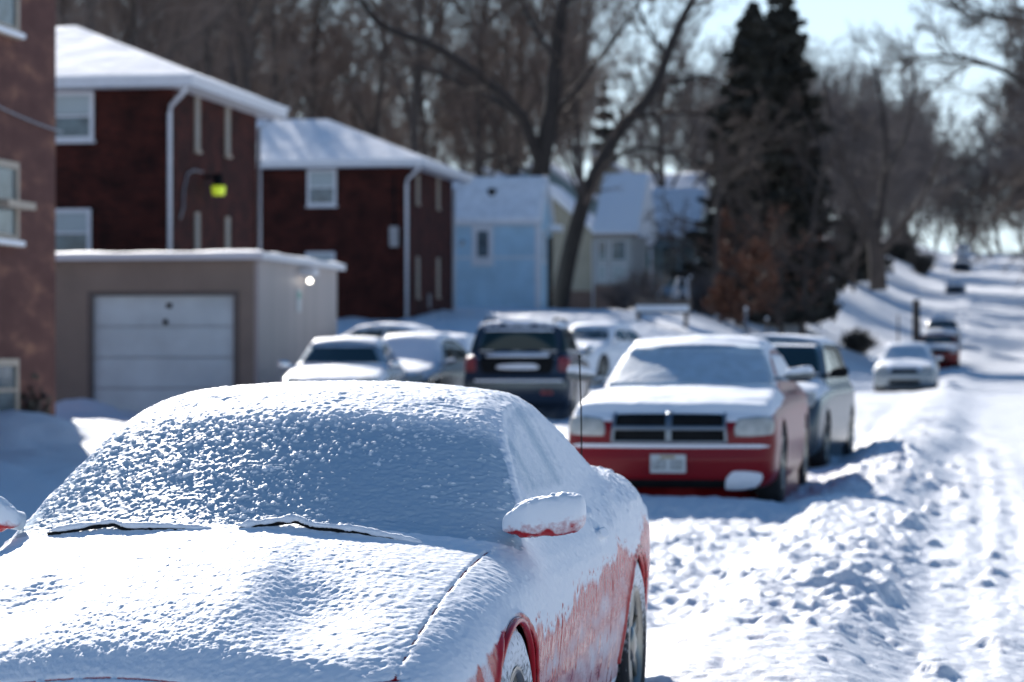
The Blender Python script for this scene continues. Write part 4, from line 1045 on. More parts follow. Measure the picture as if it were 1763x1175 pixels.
def gable_roof(parent, x0, x1, y0, y1, z0, rise, axis='x', ov=0.25, mat='roof_snow', thick=0.16):
    """axis: direction of the ridge"""
    if axis == 'x':
        ym = (y0 + y1) / 2; k = rise / ((y1 - y0) / 2)
        poly = [(y0 - ov, z0 - k * ov), (ym, z0 + rise), (y1 + ov, z0 - k * ov), (y1 + ov, z0 - k * ov - thick), (ym, z0 + rise - thick), (y0 - ov, z0 - k * ov - thick)]
        V = [(x0 - ov, a, b) for a, b in poly] + [(x1 + ov, a, b) for a, b in poly]
    else:
        xm = (x0 + x1) / 2; k = rise / ((x1 - x0) / 2)
        poly = [(x0 - ov, z0 - k * ov), (xm, z0 + rise), (x1 + ov, z0 - k * ov), (x1 + ov, z0 - k * ov - thick), (xm, z0 + rise - thick), (x0 - ov, z0 - k * ov - thick)]
        V = [(a, y0 - ov, b) for a, b in poly] + [(a, y1 + ov, b) for a, b in poly]
    F = [(0, 1, 4, 5), (1, 2, 3, 4), (6, 11, 10, 7), (7, 10, 9, 8)] + [(i, (i + 1) % 6, (i + 1) % 6 + 6, i + 6) for i in range(6)]
    r = MB().add(V, F).build('roof', M['white_trim'], parent)
    V2 = []
    for v in V: V2.append(v)
    sn = MB()
    pts = [(V[0], V[1], V[7], V[6]), (V[1], V[2], V[8], V[7])]
    allV = []; allF = []; off = 0; n = 24
    U, W_ = np.meshgrid(np.linspace(0, 1, n), np.linspace(0, 1, n), indexing='ij')
    for q in pts:
        a, b, c, d = [np.array(p, float) for p in q]
        P = ((1 - U) * (1 - W_))[..., None] * a + (U * (1 - W_))[..., None] * b + (U * W_)[..., None] * c + ((1 - U) * W_)[..., None] * d
        P[..., 2] += 0.10 + 0.03 * noise2(P[..., 0] * 1.2, P[..., 1] * 1.2, 6) + 0.01 * noise2(P[..., 0] * 5, P[..., 1] * 5, 7)
        top = P.reshape(-1, 3); bot = top.copy(); bot[:, 2] -= 0.13
        nv = len(top); gf = grid_faces(n, n, off)
        allV += [top, bot]; allF.append(gf)
        idx = np.arange(n * n).reshape(n, n)
        loop = list(idx[:, 0]) + list(idx[-1, 1:]) + list(idx[-2::-1, -1]) + list(idx[0, -2:0:-1]); L = len(loop)
        allF.append(np.array([(off + loop[i], off + loop[(i + 1) % L], off + nv + loop[(i + 1) % L], off + nv + loop[i]) for i in range(L)]))
        off += 2 * nv
    obj('snow_cover', new_mesh('snow_cover', np.concatenate(allV), np.concatenate(allF)), M[mat], r)
    # gable triangles
    return r
def gable_wall(parent, poly, y0, y1, mat, axis='y', name='wall'):
    return MB().prism(poly, y0, y1, axis).build(name, mat, parent)
def downspout(parent, pts, r=0.055, mat='white_trim'):
    return MB().tube(pts, r, 8).build('downspout', M[mat], parent, True)

# --- tall mottled wall at the left edge: its street side runs past the frame, its far corner is in view
LD = 9.0
lx, ly = place(95, 40.0) - LD * math.sin(R(10)), 40.0 - LD * math.cos(R(10))
z0 = gz(lx, ly)
b = empty('brick_building', (lx, ly, z0), -R(10)); tag(b, 'tall mottled red building cut by the left edge of the photo', 'building')
Hh = 9.0
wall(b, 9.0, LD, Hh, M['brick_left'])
MB().box(-9.2, 0.15, -0.15, LD + 0.15, Hh + 0.001, Hh + 0.3).build('parapet', M['stone_base'], b)
def zb(y, D=38.3): return zpx(y, D) - z0
for yy0 in (LD - 2.75, LD - 6.6):
    for (ya, yb_) in ((-95, 60), (280, 418), (618, 725)):
        f = window(b, yy0, yy0 + 1.1, zb(yb_), zb(ya), 0.0, 'tan_trim', 'house_glass', True, 0.10, 0.0, on='side')
        MB().box(0.092, 0.13, yy0 - 0.02, yy0 + 1.12, zb(yb_) - 0.05, zb(yb_) + 0.02).build('snow_sill', M['snow'], f)
MB().box(0.055, 0.30, LD - 2.75, LD - 1.66, zb(362), zb(350)).build('window_shelf', M['tan_trim'], b)
cb = MB(); pts = []
for i in range(15):
    t = i / 14; pts.append((0.05 + 0.03 * t, LD - 2.9 + 2.95 * t, zb(188 + 22 * t + 3 * math.sin(t * 3.1))))
cb.tube(pts, 0.014, 6).build('cable', M['steel'], b, True)

# --- two matching brick houses
def brick_house(px, D, d, eave_y, label, w, wins, slits, upper=True):
    b, z0 = building('brick_house', px, D, label, 'house', 'matching brick houses with snowy hip roofs')
    h = zpx(eave_y, D) - z0
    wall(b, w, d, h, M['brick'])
    hip_roof(b, w, d, h, 0.40, 0.62)
    for (xa, xb_, za, zb_, bl) in wins: window(b, xa, xb_, za - z0, min(zb_ - z0, h - 0.03), 0.0, 'white_trim', 'house_glass', True, 0.09, bl)
    for (ya, yb_, za, zb_) in slits: window(b, ya, yb_, za - z0, min(zb_ - z0, h - 0.03), 0.0, 'tan_trim', 'blind', False, 0.04, 0, on='side', sill=True)
    downspout(b, [(0.45, -0.50, h - 0.02), (0.40, -0.45, h - 0.12), (-0.02, -0.09, h - 0.40), (-0.05, -0.07, h - 0.55), (-0.05, -0.07, 0.1)], 0.05)
    downspout(b, [(0.5, d + 0.1, h - 0.02), (0.07, d - 0.02, h - 0.3), (0.07, d - 0.02, 0.1)], 0.05)
    return b, z0, h
D1 = 60.0
b1, z1, h1 = brick_house(297, D1, 7.0, 152, 'nearer dark brick house, behind the garage, with the yellow wall lamp', 11.0,
    [(-2.85, -1.84, zpx(240, D1), zpx(152, D1), 0.45), (-2.9, -1.9, zpx(442, D1), zpx(358, D1), 0.5), (-7.5, -6.4, zpx(240, D1), zpx(152, D1), 0.4)],
    [(1.65, 1.95, zpx(260, 61.8), zpx(160, 61.8)), (4.15, 4.45, zpx(268, 64.3), zpx(178, 64.3)), (1.65, 1.95, zpx(436, 61.8), zpx(366, 61.8)), (4.15, 4.45, zpx(440, 64.3), zpx(374, 64.3))])
zl = zpx(330, 62.6) - z1
lp = MB(); lp.tube([(0.34, 2.45, zl - 0.10), (0.34, 2.45, zl + 0.11)], [0.14, 0.165], 14)
YEL = mat_plain('yellow_lamp_shade', (0.62, 0.78, 0.05), 0.4, var=0.12, emit=0.3)
lamp1 = MB().tube([(0.34, 2.45, zl + 0.11), (0.34, 2.45, zl + 0.14), (0.34, 2.45, zl + 0.40)], [0.175, 0.13, 0.09], 12).build('wall_lamp', M['dark'], b1, True)
lp.build('lamp_shade', YEL, lamp1, True)
MB().box(0.001, 0.34, 2.41, 2.49, zl + 0.28, zl + 0.36).build('lamp_bracket', M['dark'], lamp1)
MB().tube([(0.03, 2.2, zl + 0.42), (0.03, 1.5, zl + 0.42), (0.03, 1.0, zl + 0.30), (0.03, 0.72, zl - 0.05), (0.03, 0.68, zl - 0.5), (0.03, 0.45, zl - 0.75)], 0.022, 8).build('conduit', M['steel'], b1, True)
D2 = 89.0
b2, z2, h2 = brick_house(703, D2, 7.4, 288, 'farther dark brick house, beside the pale blue one', 13.0,
    [(-3.45, -2.45, zpx(353, D2), zpx(288, D2), 0.5), (-3.5, -2.5, zpx(500, D2), zpx(433, D2), 0.5), (-8.5, -7.4, zpx(353, D2), zpx(288, D2), 0.5)],
    [(1.2, 1.5, zpx(350, 90), zpx(300, 90)), (4.6, 4.9, zpx(360, 94), zpx(305, 94)), (1.2, 1.5, zpx(512, 90), zpx(442, 90)), (4.6, 4.9, zpx(512, 94), zpx(445, 94))])
MB().box(-0.62, -0.32, -0.16, -0.001, zpx(425, D2) - z2, zpx(390, D2) - z2).build('meter_box', M['steel'], b2)
MB().tube([(-0.47, -0.08, zpx(390, D2) - z2), (-0.47, -0.08, zpx(300, D2) - z2)], 0.03, 8).build('conduit', M['dark'], b2, True)
MB().box(0.001, 0.05, 3.1, 3.35, zpx(530, 92) - z2, zpx(506, 92) - z2).build('vent', M['steel'], b2)
MB().box(-9.2, -8.6, 2.8, 3.4, h2 + 0.8, h2 + 2.9).build('chimney', M['brick'], b2)

# --- garage
D3 = 50.0
g3, z3 = building('garage', 443, D3, 'flat roofed taupe garage with a white roller door', 'garage')
h3 = zpx(447, D3) - z3; wg_, dg_ = 7.6, 6.2
dx0, dx1, dz = -3.20, -0.46, zpx(508, D3) - z3
fr = MB(); fr.box(-wg_, dx0 - 0.10, 0, 0.14, -0.8, h3); fr.box(dx1 + 0.10, 0, 0, 0.14, -0.8, h3); fr.box(dx0 - 0.10, dx1 + 0.10, 0, 0.14, dz + 0.08, h3)
fr.build('front_wall', M['taupe_siding'], g3)
sw_ = MB(); sw_.box(-0.14, 0.0, 0.142, dg_, -0.8, h3); sw_.box(-wg_, -wg_ + 0.14, 0.142, dg_, -0.8, h3); sw_.box(-wg_ + 0.142, -0.142, dg_ - 0.14, dg_, -0.8, h3)
sw_.build('side_wall', M['garage_side'], g3)
rf = MB().box(-wg_ - 0.15, 0.15, -0.18, dg_ + 0.15, h3 + 0.001, h3 + 0.13).build('roof', M['white_trim'], g3)
n = 60
U, V_ = np.meshgrid(np.linspace(-wg_ - 0.12, 0.12, n), np.linspace(-0.15, dg_ + 0.12, n), indexing='ij')
e_ = np.minimum(np.minimum(U + wg_ + 0.12, 0.12 - U), np.minimum(V_ + 0.15, dg_ + 0.12 - V_))
Z_ = h3 + 0.132 + (0.035 + 0.015 * noise2(U * 1.5, V_ * 1.5, 5)) * ss(-0.02, 0.12, e_)
obj('snow_cover', new_mesh('snow_cover', np.stack([U, V_, Z_], -1).reshape(-1, 3), grid_faces(n, n)[:, ::-1]), M['snow'], rf)
dr = MB()
for i in range(4):
    za = -0.1 + (dz + 0.1) * i / 4; zb_ = -0.1 + (dz + 0.1) * (i + 1) / 4
    dr.box(dx0, dx1, 0.075 + 0.004 * (i % 2), 0.12, za + 0.008, zb_ - 0.008)
dro = dr.build('garage_door', M['garage_door'], g3)
MB().box(dx0 + 1.36, dx0 + 1.44, 0.04, 0.074, dz - 0.55, dz - 0.45).build('handle', M['dark'], dro)
MB().box(dx0 + 1.42, dx0 + 1.52, 0.055, 0.074, dz - 0.24, dz - 0.15).build('lock', M['dark'], dro)
tr = MB(); tr.box(dx0 - 0.098, dx0 - 0.002, -0.02, 0.13, -0.6, dz + 0.078); tr.box(dx1 + 0.002, dx1 + 0.098, -0.02, 0.13, -0.6, dz + 0.078); tr.box(dx0 - 0.002, dx1 + 0.002, -0.02, 0.13, dz + 0.002, dz + 0.078)
tr.build('door_trim', mat_plain('brown_trim', (0.12, 0.10, 0.09), 0.6), g3)
MB().box(-0.06, 0.012, -0.012, 0.10, -0.5, h3 - 0.02).build('corner_board', M['garage_side'], g3)
# lit wall pack and a small notice under it on the side wall
zl = zpx(484, 53.2) - z3
wl = MB().box(0.002, 0.30, 3.05, 3.45, zl + 0.10, zl + 0.24).build('wall_light', M['white_trim'], g3)
LIT = mat_plain('lit_lens', (1.0, 0.93, 0.82), 0.3, var=0.02, emit=6.0)
bb = bpy.data.meshes.new('bulb'); 
sp_ = MB(); 
sp_.lathe_x([(-0.05, 0.0), (-0.04, 0.03), (-0.015, 0.048), (0.015, 0.048), (0.04, 0.03), (0.05, 0.0)], 0.17, 3.25, zl, 16)
sp_.build('bulb', LIT, wl, True)
nt_ = MB().box(0.002, 0.02, 2.85, 3.15, zl - 0.62, zl - 0.18).build('notice', M['plate'], g3)
MB().box(0.021, 0.024, 2.9, 3.1, zl - 0.36, zl - 0.22).build('notice_print', mat_plain('green_print', (0.10, 0.35, 0.28), 0.5), nt_)

# --- pale blue two-storey house
D4 = 103.0
h4o, z4 = building('blue_house', 928, D4, 'pale blue two-storey house with one dark window facing the camera', 'house')
he = zpx(382, D4) - z4; w4, d4 = 5.6, 2.9
wall(h4o, w4, d4, he, M['blue_siding'])
gable_wall(h4o, [(0, he + 0.001), (d4, he + 0.001), (d4 / 2, he + 1.45)], -0.18, -0.002, M['blue_siding'], 'x', 'gable')
gable_roof(h4o, -w4, 0, 0, d4, he + 0.16, 1.6, 'x', 0.12)
window(h4o, -2.62, -1.78, zpx(455, D4) - z4, zpx(386, D4) - z4 - 0.05, 0.0, 'white_trim', 'house_glass', False, 0.20)
window(h4o, 0.6, 1.2, zpx(450, D4) - z4, zpx(395, D4) - z4, 0.0, 'white_trim', 'house_glass', True, 0.08, on='side')
MB().box(-w4, -0.17, -0.03, -0.001, 2.0, 2.08).build('belt_trim', M['white_trim'], h4o)
MB().box(-0.165, 0.03, -0.035, 0.12, 0.0, he - 0.02).build('corner_board', M['white_trim'], h4o)
l = MB().tube([(-2.95, -0.02, zpx(420, D4) - z4 + 0.1), (-2.95, -0.30, zpx(420, D4) - z4 + 0.08)], 0.05, 8).build('wall_lamp', M['dark'], h4o, True)
MB().lathe_x([(-0.1, 0), (-0.08, 0.08), (0.08, 0.08), (0.1, 0.0)], -2.95, -0.34, zpx(420, D4) - z4, 12).build('lamp_globe', M['plate'], l, True)
MB().tube([(-2.0, d4 * 0.30, he + 0.9), (-2.0, d4 * 0.30, he + 1.35)], 0.16, 10).build('roof_vent', M['dark'], h4o, True)
MB().box(0.02, 0.5, 1.9, 2.8, 3.15, 3.25).build('door_canopy', M['white_trim'], h4o)
MB().box(0.04, 0.48, 1.92, 2.78, 3.252, 3.38).build('snow_cap', M['snow'], h4o)
MB().box(0.003, 0.06, 1.95, 2.75, 0.1, 2.9).build('door', M['dark'], h4o)

# --- cream house with a glazed bay
D5 = 116.0
h5, z5 = building('cream_house', 1024, D5, 'cream sided house with a glazed white bay above brown masonry', 'house')
he5 = zpx(402, D5) - z5
gable_wall(h5, [(-4.6, 0.9), (0, 0.9), (0, he5), (-2.6, he5 + 2.2), (-4.6, he5 + 0.7)], 0.0, 7.0, M['cream_siding'], 'y', 'wall')
MB().box(-4.6, -0.0, 0.004, 7.0, -1.0, 0.898).build('foundation', M['stone_base'], h5)
k = 2.2 / 2.6
V = []
rl = [(-2.6 - 2.2, he5 + 0.35), (-2.6, he5 + 2.2), (0.25, he5 - 0.22)]
rf5 = MB().prism([(rl[0][0], rl[0][1]), rl[1], rl[2], (rl[2][0], rl[2][1] - 0.02 + 0.22), (rl[1][0], rl[1][1] + 0.26), (rl[0][0], rl[0][1] + 0.24)], -0.3, 7.3, 'y').build('roof', M['snow'], h5)
# bay
xb0, xb1 = 0.0, 1.62
MB().box(xb0 + 0.002, xb1, -0.3, 5.0, -1.0, 1.15).build('bay_base', M['stone_base'], h5)
bz0, bz1 = 1.152, he5 - 0.1
M['aged_white'] = mat_plain('aged_white_paint', (0.36, 0.38, 0.38), 0.6)
by = MB().box(xb0 + 0.002, xb1, -0.3, 5.0, bz0, bz1).build('bay', M['aged_white'], h5)
for (xa, xb_) in ((0.14, 0.58), (0.72, 1.42)):
    window(h5, xa, xb_, bz0 + 1.0, bz1 - 0.2, -0.3, 'white_trim', 'house_glass', False, 0.05, sill=False)
    window(h5, xa, xb_, bz0 + 0.15, bz0 + 0.88, -0.3, 'white_trim', 'blind', False, 0.05, sill=False)
slope = MB().prism([(-0.55, bz1 + 0.002), (-0.55, bz1 + 0.12), (3.2, bz1 + 2.9), (6.8, bz1 + 0.3), (6.8, bz1 + 0.002)], -0.05, xb1 + 0.3, 'x').build('bay_roof', M['snow'], h5)
MB().box(-0.02, xb1 + 0.28, -0.62, -0.552, bz1 - 0.06, bz1 + 0.04).build('gutter', M['stone_base'], h5)
downspout(h5, [(-0.06, -0.08, he5 - 0.3), (-0.06, -0.08, -0.5)], 0.06)

# --- teal house with porches
D6 = 134.0
h6, z6 = building('teal_house', 1195, D6, 'grey-teal house with a covered porch and a green front door', 'house')
he6 = zpx(405, D6) - z6
wall(h6, 3.8, 7.0, he6, M['teal_siding'], x1=-0.0)
gable_roof(h6, -3.8, 0, 0, 7.0, he6 + 0.14, 2.4, 'x', 0.25)
gable_wall(h6, [(0, he6 + 0.001), (7.0, he6 + 0.001), (3.5, he6 + 2.6)], -0.16, -0.002, M['teal_siding'], 'x', 'gable')
window(h6, -1.6, -0.5, zpx(480, D6) - z6, zpx(415, D6) - z6, 0.0, 'teal_siding', 'house_glass', True, 0.08)
dd_ = MB().box(-2.95, -2.2, -0.06, -0.002, 0.5, 2.6).build('door', mat_plain('green_door', (0.03, 0.20, 0.19), 0.4), h6)
MB().box(-2.3, -2.25, -0.10, -0.062, 1.4, 1.5).build('handle', M['steel'], dd_)
pr_ = MB().prism([(-2.6, 2.75), (-2.6, 2.88), (-0.002, 3.75), (-0.002, 3.60)], -4.0, -1.75, 'x').build('porch_roof', M['slate'], h6)
MB().prism([(-2.62, 2.885), (-2.62, 2.99), (-0.004, 3.86), (-0.004, 3.755)], -4.0, -1.75, 'x').build('snow_cover', M['snow'], pr_)
for xx in (-3.9, -2.9, -1.87): MB().box(xx - 0.07, xx + 0.07, -2.55, -2.41, 0.4, 2.749).build('porch_post', M['white_trim'], h6)
MB().box(-4.0, -1.75, -2.6, -0.003, -0.8, 0.398).build('porch_floor', M['stone_base'], h6)
MB().box(-3.9, -1.9, -2.5, -2.44, 0.401, 1.3).build('porch_rail', M['dark'], h6)
MB().box(-1.7, 0.6, -1.6, -0.003, -0.8, 0.9).build('side_porch', M['blue_siding'], h6)
MB().box(-1.75, 0.65, -1.7, -0.004, 2.9, 3.05).build('side_porch_roof', M['teal_siding'], h6)
for xx in (-1.5, -0.6, 0.5): MB().box(xx - 0.05, xx + 0.05, -1.6, -1.5, 0.902, 2.898).build('porch_post', M['teal_siding'], h6)
# --- houses behind these
def back_house(px, D, w, d, hy, rise, label, mat, axis='y', chim=None):
    b, z = building('back_house', px, D, label, 'house', None)
    he = zpx(hy, D) - z
    wall(b, w, d, he, M[mat])
    if axis == 'y':
        gable_wall(b, [(-w, he + 0.001), (0, he + 0.001), (-w / 2, he + rise)], 0.002, d - 0.002, M[mat], 'y', 'gable')
    gable_roof(b, -w, 0, 0, d, he + 0.17, rise + 0.05, axis, 0.3)
    window(b, -w / 2 - 0.5, -w / 2 + 0.5, he - 1.7, he - 0.4, 0.0)
    window(b, -w / 2 - 0.35, -w / 2 + 0.35, he + 0.25, he + 1.0, -0.002, sill=False) if axis == 'y' else None
    if chim:
        c = MB().box(chim, chim + 0.7, d / 2 - 0.3, d / 2 + 0.4, he + 0.5, he + rise + 1.0).build('chimney', M['tan_trim'], b)
        MB().box(chim - 0.05, chim + 0.75, d / 2 - 0.35, d / 2 + 0.45, he + rise + 1.001, he + rise + 1.16).build('snow_cap', M['snow'], c)
    return b
back_house(1006, 160, 5.5, 8, 335, 1.9, 'grey house whose snowy gable shows left of the leaning trunk', 'teal_siding')
back_house(1130, 165, 5.5, 8, 345, 2.1, 'grey house whose snowy gable and pale chimney show right of the leaning trunk', 'cream_siding', chim=-4.6)
back_house(900, 168, 5.0, 8, 340, 1.6, 'cream gabled house peeking over the pale blue roof', 'cream_siding')
back_house(1200, 178, 5.0, 8, 345, 1.8, 'blue-shadowed roof right of the teal house', 'blue_siding', axis='x')

# ------------------------------------------------------------------ street furniture and yard things
def fence(pts, h, name, label, mat='wood', cat='fence', gap=0.02):
    a = Vector(pts[0]); b = Vector(pts[1]); L = (b - a).length; d = (b - a).normalized()
    e = empty(name, (a.x, a.y, gz(a.x, a.y)), math.atan2(d.y, d.x)); tag(e, label, cat)
    n = int(L / 0.14); p = MB()
    for i in range(n):
        zz = gz(a.x + d.x * i * 0.14, a.y + d.y * i * 0.14) - e.location.z
        p.box(i * 0.14, i * 0.14 + 0.14 - gap, -0.012, 0.012, zz - 0.1, zz + h + 0.03 * ((i * 7) % 3) / 3)
    p.build('boards', M[mat], e)
    for i in range(int(L / 2.2) + 1):
        zz = gz(a.x + d.x * i * 2.2, a.y + d.y * i * 2.2) - e.location.z
        MB().box(i * 2.2 - 0.05, i * 2.2 + 0.05, 0.014, 0.11, zz - 0.4, zz + h + 0.1).build('post', M[mat], e)
    MB().box(0, L, -0.04, 0.04, h + 0.05, h + 0.12).build('snow_cap', M['snow'], e)
    return e
GB = mat_plain('blue_grey_boards', (0.20, 0.26, 0.30), 0.8, var=0.2, scale=3); M['gb'] = GB
fence([(place(1000, 77), 77, 0), (place(1098, 75.5), 75.5, 0)], 0.6, 'board_fence', 'low blue-grey board fence with a snow cap in front of the cream house', 'gb')
def post(name, px, D, h, r, label, mat='wood', cat='post', cap=True):
    x, y, z = at(px, D); e = empty(name, (x, y, z)); tag(e, label, cat)
    MB().tube([(0, 0, -0.3), (0, 0, h)], [r, r * 0.9], 10).build('pole', M[mat], e, True)
    if cap: MB().tube([(0, 0, h + 0.002), (0, 0, h + 0.05), (0, 0, h + 0.09)], [r * 1.1, r * 1.05, r * 0.3], 10).build('snow_cap', M['snow'], e, True)
    return e
post('fence_post', 1284, 84, 1.75, 0.045, 'slim grey post alone on the lawn above the red sedan roof', 'steel')
post('utility_post', 1577, 150, 2.4, 0.22, 'stout dark post beside the upper verge', 'bark_dark')
# sign at the far right
x, y = st2w(300, 5.9); e = empty('stop_sign', (x, y, gz(x, y)), -R(10)); tag(e, 'small red road sign at the right edge near the street crest', 'sign')
MB().tube([(0, 0, -0.2), (0, 0, 2.9)], 0.035, 8).build('pole', M['steel'], e, True)
MB().prism([(0.38 * math.cos(R(22.5 + 45 * i)), 2.6 + 0.38 * math.sin(R(22.5 + 45 * i))) for i in range(8)], -0.06, -0.04, 'y').build('sign_face', mat_plain('sign_red', (0.5, 0.03, 0.04), 0.4), e)
# steps with a pale handrail and a snowed-up trailer near the teal house
x, y, z = at(1163, 108); e = empty('handrail', (x, y, z), -R(10)); tag(e, 'pale metal handrail rising above the snow by the teal house', 'handrail')
MB().tube([(-0.35, 0, -0.2), (0.1, 0, 1.35), (0.45, 0, 1.30), (0.50, 0, 0.1)], 0.055, 8).build('rail', M['white_trim'], e, True)
MB().tube([(-0.1, 0, -0.2), (0.12, 0.0, 0.8), (0.45, 0, 0.75)], 0.04, 8).build('rail_bar', M['white_trim'], e, True)
x, y, z = at(1140, 91); e = empty('garden_bench', (x, y, z), -R(10)); tag(e, 'snow loaded bench left of the pale handrail', 'bench')
MB().box(-0.9, 0.9, -0.25, 0.25, 0.40, 0.46).build('seat', M['wood'], e); MB().box(-0.9, 0.9, 0.22, 0.28, 0.48, 0.9).build('backrest', M['wood'], e)
for sx in (-0.8, 0.8): MB().box(sx - 0.05, sx + 0.05, -0.22, 0.22, -0.1, 0.398).build('leg', M['wood'], e)
MB().box(-0.88, 0.88, -0.24, 0.2, 0.462, 0.66).build('snow_cap', M['snow'], e)

# ------------------------------------------------------------------ trees
class Twigs:
    """collects tapered tubes quickly"""
    def __init__(s): s.V = []; s.F = []; s.n = 0
    def limb(s, P, Rr, k):
        P = np.asarray(P, float); m = len(P)
        d = np.gradient(P, axis=0); d /= (np.linalg.norm(d, axis=1, keepdims=True) + 1e-9)
        a = np.cross(d, [0.13, 0.21, 0.97]); a /= (np.linalg.norm(a, axis=1, keepdims=True) + 1e-9); b = np.cross(d, a)
        ang = np.arange(k) * 2 * math.pi / k
        ring = P[:, None, :] + (a[:, None, :] * np.cos(ang)[None, :, None] + b[:, None, :] * np.sin(ang)[None, :, None]) * np.asarray(Rr)[:, None, None]
        s.V.append(ring.reshape(-1, 3))
        i = np.arange(m - 1)[:, None] * k; q = np.arange(k)[None, :]; q2 = (q + 1) % k
        s.F.append((np.stack([i + q, i + q2, i + k + q2, i + k + q], -1) + s.n).reshape(-1, 4)); s.n += m * k
    def mesh(s, name): return new_mesh(name, np.concatenate(s.V), np.concatenate(s.F))
def rot_dir(d, ang, az):
    d = d / np.linalg.norm(d); a = np.cross(d, [0.3, 0.5, 0.8]); a /= np.linalg.norm(a); b = np.cross(d, a)
    return d * math.cos(ang) + (a * math.cos(az) + b * math.sin(az)) * math.sin(ang)
def grow(rng, p, d, L, r, lvl, T, tr, cr, opt):
    nseg = [9, 7, 5, 3, 2][min(lvl, 4)]
    P = [p.copy()]; dd = d / np.linalg.norm(d)
    for i in range(nseg):
        dd = dd + rng.normal(0, opt['wob'][min(lvl, 4)], 3); dd[2] += opt['up'][min(lvl, 4)]
        dd /= np.linalg.norm(dd); P.append(P[-1] + dd * L / nseg)
    P = np.array(P); t = np.linspace(0, 1, nseg + 1)
    Rr = np.maximum(r * (1 - t * (0.72 if lvl else 0.6)), 0.006)
    (tr if lvl <= opt.get('trunk_lvl', 1) else cr).limb(P, Rr, [9, 6, 4, 3, 3][min(lvl, 4)])
    spawn(rng, P, Rr, L, lvl, T, tr, cr, opt)
def spawn(rng, P, Rr, L, lvl, T, tr, cr, opt):
    if lvl >= opt['depth']: return
    nk = opt['kids'][lvl]; n = len(P)
    for c in range(nk):
        f = opt['start'][lvl] + (1 - opt['start'][lvl]) * (c + rng.random() * 0.9) / nk
        x = min(f, 0.999) * (n - 1); i = int(x); u = x - i
        q = P[i] * (1 - u) + P[i + 1] * u; dd = P[i + 1] - P[i]
        rr = Rr[i] * (1 - u) + Rr[i + 1] * u
        ang = rng.uniform(*opt['ang'][lvl]); az = rng.uniform(0, 2 * math.pi)
        nd = rot_dir(dd, ang, az)
        l2 = L * opt['len'][lvl] * rng.uniform(0.65, 1.15) * (1.15 - 0.55 * f)
        grow(rng, q, nd, l2, max(rr * opt['rad'][lvl], opt['rmin'][lvl]), lvl + 1, T, tr, cr, opt)
OPT = dict(depth=4, kids=[11, 8, 7, 7], start=[0.28, 0.25, 0.15, 0.1], ang=[(0.45, 0.95), (0.4, 0.9), (0.4, 0.95), (0.4, 0.9)],
           len=[0.62, 0.55, 0.52, 0.5], rad=[0.5, 0.5, 0.5, 0.6], rmin=[0.05, 0.028, 0.018, 0.015], wob=[0.05, 0.10, 0.14, 0.2, 0.2], up=[0.03, 0.06, 0.05, 0.03, 0.0])
def tree_meshes(seed, H, r, **kw):
    o = dict(OPT); o.update(kw); rng = np.random.default_rng(seed); tr = Twigs(); cr = Twigs()
    grow(rng, np.array([0, 0, -0.5]), np.array([rng.normal(0, 0.04), rng.normal(0, 0.04), 1.0]), H * 0.92, r, 0, None, tr, cr, o)
    return tr.mesh('trunk'), cr.mesh('crown')
def put_tree(name, meshes, mats, x, y, rz, sc, label, cat='tree', group=None, sink=0.0):
    e = empty(name, (x, y, gz(x, y) - sink), rz); e.scale = (sc, sc, sc); tag(e, label, cat, group)
    for nm, me, mt in zip(('trunk', 'crown'), meshes, mats):
        o = bpy.data.objects.new(nm, me); COL.objects.link(o); o.parent = e
        if not me.materials: me.materials.append(M[mt])
    return e
VAR = [tree_meshes(11, 17, 0.26), tree_meshes(12, 18, 0.30, kids=[12, 7, 7, 5]), tree_meshes(13, 16, 0.22, ang=[(0.3, 0.6), (0.3, 0.7), (0.4, 0.9), (0.4, 0.9)], up=[0.02, 0.12, 0.08, 0.05, 0.0]),
       tree_meshes(14, 15, 0.24, kids=[9, 9, 7, 5]), tree_meshes(15, 19, 0.3, start=[0.4, 0.2, 0.15, 0.1])]
DENSE = [tree_meshes(31, 15, 0.22, kids=[14, 9, 8, 7], start=[0.10, 0.1, 0.1, 0.1], rmin=[0.05, 0.03, 0.022, 0.020], ang=[(0.3, 0.8), (0.4, 0.9), (0.4, 0.9), (0.4, 0.9)]), tree_meshes(32, 16, 0.20, kids=[14, 9, 8, 7], start=[0.06, 0.1, 0.1, 0.1], rmin=[0.05, 0.03, 0.022, 0.020])]
FAR = [tree_meshes(21, 16, 0.28, kids=[12, 9, 8, 6], start=[0.08, 0.1, 0.1, 0.1], rmin=[0.06, 0.04, 0.035, 0.035]), tree_meshes(22, 17, 0.25, kids=[13, 9, 8, 6], start=[0.12, 0.1, 0.1, 0.1], rmin=[0.06, 0.04, 0.035, 0.035])]
VARW = [tuple(m.copy() for m in t) for t in VAR]; DENSEW = [tuple(m.copy() for m in t) for t in DENSE]; FARW = [tuple(m.copy() for m in t) for t in FAR]
rng = np.random.default_rng(5)
# the wood behind the houses: several staggered ranks
k = 0
WOODV = [0, 1, 2, 3, 4]
for row, (D, n, x0, x1) in enumerate(((112, 3, 60, 330), (134, 4, 120, 470), (158, 11, 40, 1040), (190, 10, 60, 1040), (235, 9, 60, 1000), (290, 11, 40, 960))):
    for i in range(n):
        px = x0 + (x1 - x0) * (i + rng.uniform(-0.35, 0.35) + 0.5) / n; D_ = D + rng.uniform(-7, 7)
        x = place(px, D_)
        vm = VARW[k % 5] if (D < 180 or k % 3 == 0) else (DENSEW[k % 2] if D < 260 else FARW[k % 2])
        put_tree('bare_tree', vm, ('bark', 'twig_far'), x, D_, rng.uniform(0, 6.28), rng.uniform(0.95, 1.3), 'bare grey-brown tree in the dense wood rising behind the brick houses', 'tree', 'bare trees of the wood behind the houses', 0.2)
        k += 1
